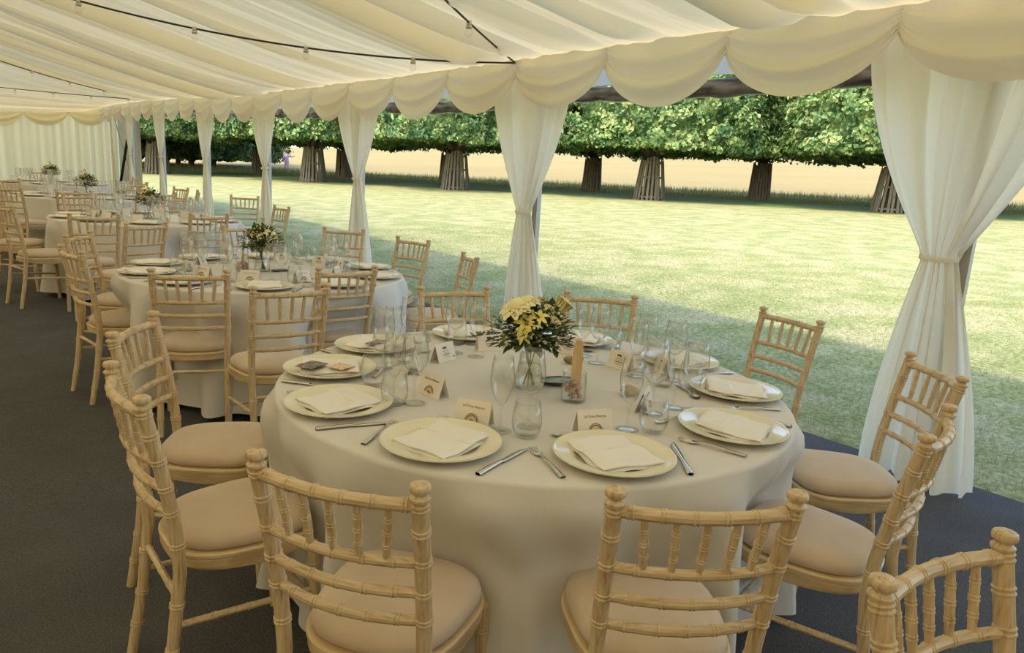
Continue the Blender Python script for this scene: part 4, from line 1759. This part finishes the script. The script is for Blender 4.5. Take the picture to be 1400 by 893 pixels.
def small_things():
    x, y = on_table(764, 525)
    t = thing('painted_dish', 'small oval dark rimmed dish with blue and yellow swirls behind the jar', 'dish', (x, y, Z1), math.radians(-20))
    b = MB()
    b.lathe([(.001, 0), (.05, .0), (.068, .006), (.075, .016), (.072, .016), (.064, .011)], 36, 0, (0, 0, 0), 1.0, .62)
    obj('rim', b.mesh('rim', M['dark']), t)
    b = MB()
    b.lathe([(.001, .017), (.03, .016), (.055, .013), (.068, .012)], 36, 0, (0, 0, 0), 1.0, .62)
    obj('glazed_face', b.mesh('glazed_face', M['dish']), t)
    for px, py, r, lb in ((617, 490, .019, 'brown pebble beside the small print card of the front table'), (779, 497, .024, 'tan lumpy pebble behind the wooden stick'), (792, 494, .017, 'smaller tan pebble next to the lumpy one behind the stick'), (860, 541, .03, 'pale yellow pebble behind the flute on the lawn side')):
        x, y = on_table(px, py)
        b = MB()
        rr = random.Random(px)
        n, k = 14, 8
        P = []
        for i in range(n):
            an = 2 * PI * i / n
            row = []
            for j in range(k + 1):
                q = PI * j / k
                rad = r * (1 + .14 * math.sin(3 * an + px) * math.sin(q) + .1 * math.sin(2 * q + an))
                row.append((rad * math.sin(q) * math.cos(an) * 1.15, rad * math.sin(q) * math.sin(an), r * .62 - rad * math.cos(q) * .62))
            P.append(row)
        b.grid(P, closeu=True)
        o = obj('pebble', b.mesh('pebble', M['stone']), None, (x, y, Z1))
        tag(o, lb, 'pebble')


small_things()


# ---- the other tables
def lay_table(t, degs, cutlery, cards, spec, seed, offs, glass_radius=.48, dense=True):
    cx, cy = TC[t]
    z = zf(cy) + TOP + .001
    rr = random.Random(seed)
    for i, d in enumerate(degs):
        x, y, a = place_setting(t, i, d, cutlery=cutlery)
        ux, uy = -math.cos(a), -math.sin(a)
        rx, ry = uy, -ux
        for kd, dx, dy in (('wine', .10, .24), ('flute', .045, .30), ('tumbler', .17, .21)):
            gx = x + rx * (dx + rr.uniform(-.02, .02)) + ux * (dy + rr.uniform(-.02, .02))
            gy = y + ry * (dx + rr.uniform(-.02, .02)) + uy * (dy + rr.uniform(-.02, .02))
            stemware(kd, gx, gy, z, KN[kd] + 'at its place ' + seat_phrase(t, i), 'glasses on the %s table' % TN[t])
        if cards:
            gx, gy = x - rx * .09 + ux * .25, y - ry * .09 + uy * .25
            card_at(gx, gy, z, a + PI / 2 + rr.uniform(-.15, .15), 'cream tent name card ' + seat_phrase(t, i), 'name cards on the %s table' % TN[t], detail=cards > 1)
    vx, vy = cx + offs[0], cy + offs[1]
    vase(vx, vy, z, 'clear waisted glass vase at the centre of the %s table' % TN[t])
    bouquet(vx, vy, z, 'cream and yellow bouquet at the centre of the %s table' % TN[t], seed + 3, .8, spec, sprig=False)
    if t == 2:
        b = MB()
        b.box((0, 0, .006), (.10, .055, .012))
        o = obj('dark_tray', b.mesh('dark_tray', M['dark'], smooth=False), None, (vx + .11, vy - .03, z), .2)
        tag(o, 'small flat black slab beside the vase of the second table', 'slab')
    x, y = vx - .12, vy + .03
    b = MB()
    b.lathe([(.001, .002), (.036, .002), (.040, .008), (.040, .080), (.038, .09), (.036, .09), (.038, .08), (.038, .01), (.001, .006)], 24)
    o = obj('glass_jar', b.mesh('glass_jar', M['glass']), None, (x, y, z))
    tag(o, 'small glass jar beside the vase of the %s table' % TN[t], 'jar', 'glass jars on the farther tables')
    b = MB()
    b.lathe([(.001, .008), (.035, .009), (.036, .05), (.02, .065), (.001, .06)], 14)
    o = obj('sweets', b.mesh('sweets', M['sweets']), None, (x, y, z))
    tag(o, 'pink brown sweets filling the jar of the %s table' % TN[t], 'sweets', kind='stuff')
    b = MB()
    b.tube([(.0, 0, .06), (.012, .006, .20)], [.014, .013], 8, flat=.35)
    o = obj('wooden_stick', b.mesh('wooden_stick', M['stick']), None, (x, y, z))
    tag(o, 'flat pale wooden stick in the jar of the %s table' % TN[t], 'stick', 'wooden sticks on the farther tables')


REG = [-149, -113, -75, -39, -3, 33, 69, 107, 142, 176]
lay_table(2, [-150, -112, -76, -40, -3, 33, 69, 107, 142, 176], True, 2, SP2, 21, (-.04, .0))
lay_table(3, [d + 8 for d in REG], False, 1, SP3, 31, (.0, .0))
lay_table(4, [d - 6 for d in REG], False, 0, SP3, 41, (.0, .0))
lay_table(5, [d + 4 for d in REG], False, 0, SP3, 51, (.0, .0))

# ------------------------------------------------------------------ light
w = bpy.data.worlds.new('sky')
S.world = w
w.use_nodes = True
nt = w.node_tree
nt.nodes.clear()
out = nt.nodes.new('ShaderNodeOutputWorld')
bg = nt.nodes.new('ShaderNodeBackground')
sky = nt.nodes.new('ShaderNodeTexSky')
sky.sky_type = 'NISHITA'
sky.sun_disc = False
sky.sun_elevation = math.radians(34)
sky.sun_rotation = math.radians(250)
sky.air_density = 1.0
sky.dust_density = 2.0
nt.links.new(sky.outputs[0], bg.inputs['Color'])
bg.inputs['Strength'].default_value = .62
nt.links.new(bg.outputs[0], out.inputs['Surface'])

sd = bpy.data.lights.new('sun', 'SUN')
sd.energy = 3.8
sd.angle = math.radians(2.5)
sd.color = (1.0, .90, .74)
so = bpy.data.objects.new('sun', sd)
COL.objects.link(so)
el = math.radians(40)
az = Vector((.90, .43, 0)).normalized()        # where the light travels
d = Vector((az.x * math.cos(el), az.y * math.cos(el), -math.sin(el)))
so.rotation_euler = d.to_track_quat('-Z', 'Y').to_euler()

S.view_settings.view_transform = 'Standard'
S.view_settings.look = 'None'
S.view_settings.gamma = 1.0
S.view_settings.use_curve_mapping = False
S.view_settings.exposure = 0.22
c = S.cycles
c.use_denoising = True
c.max_bounces = 12
c.diffuse_bounces = 6
c.glossy_bounces = 4
c.transmission_bounces = 4
c.transparent_max_bounces = 32
c.caustics_reflective = False
c.caustics_refractive = False
c.sample_clamp_indirect = 8.0
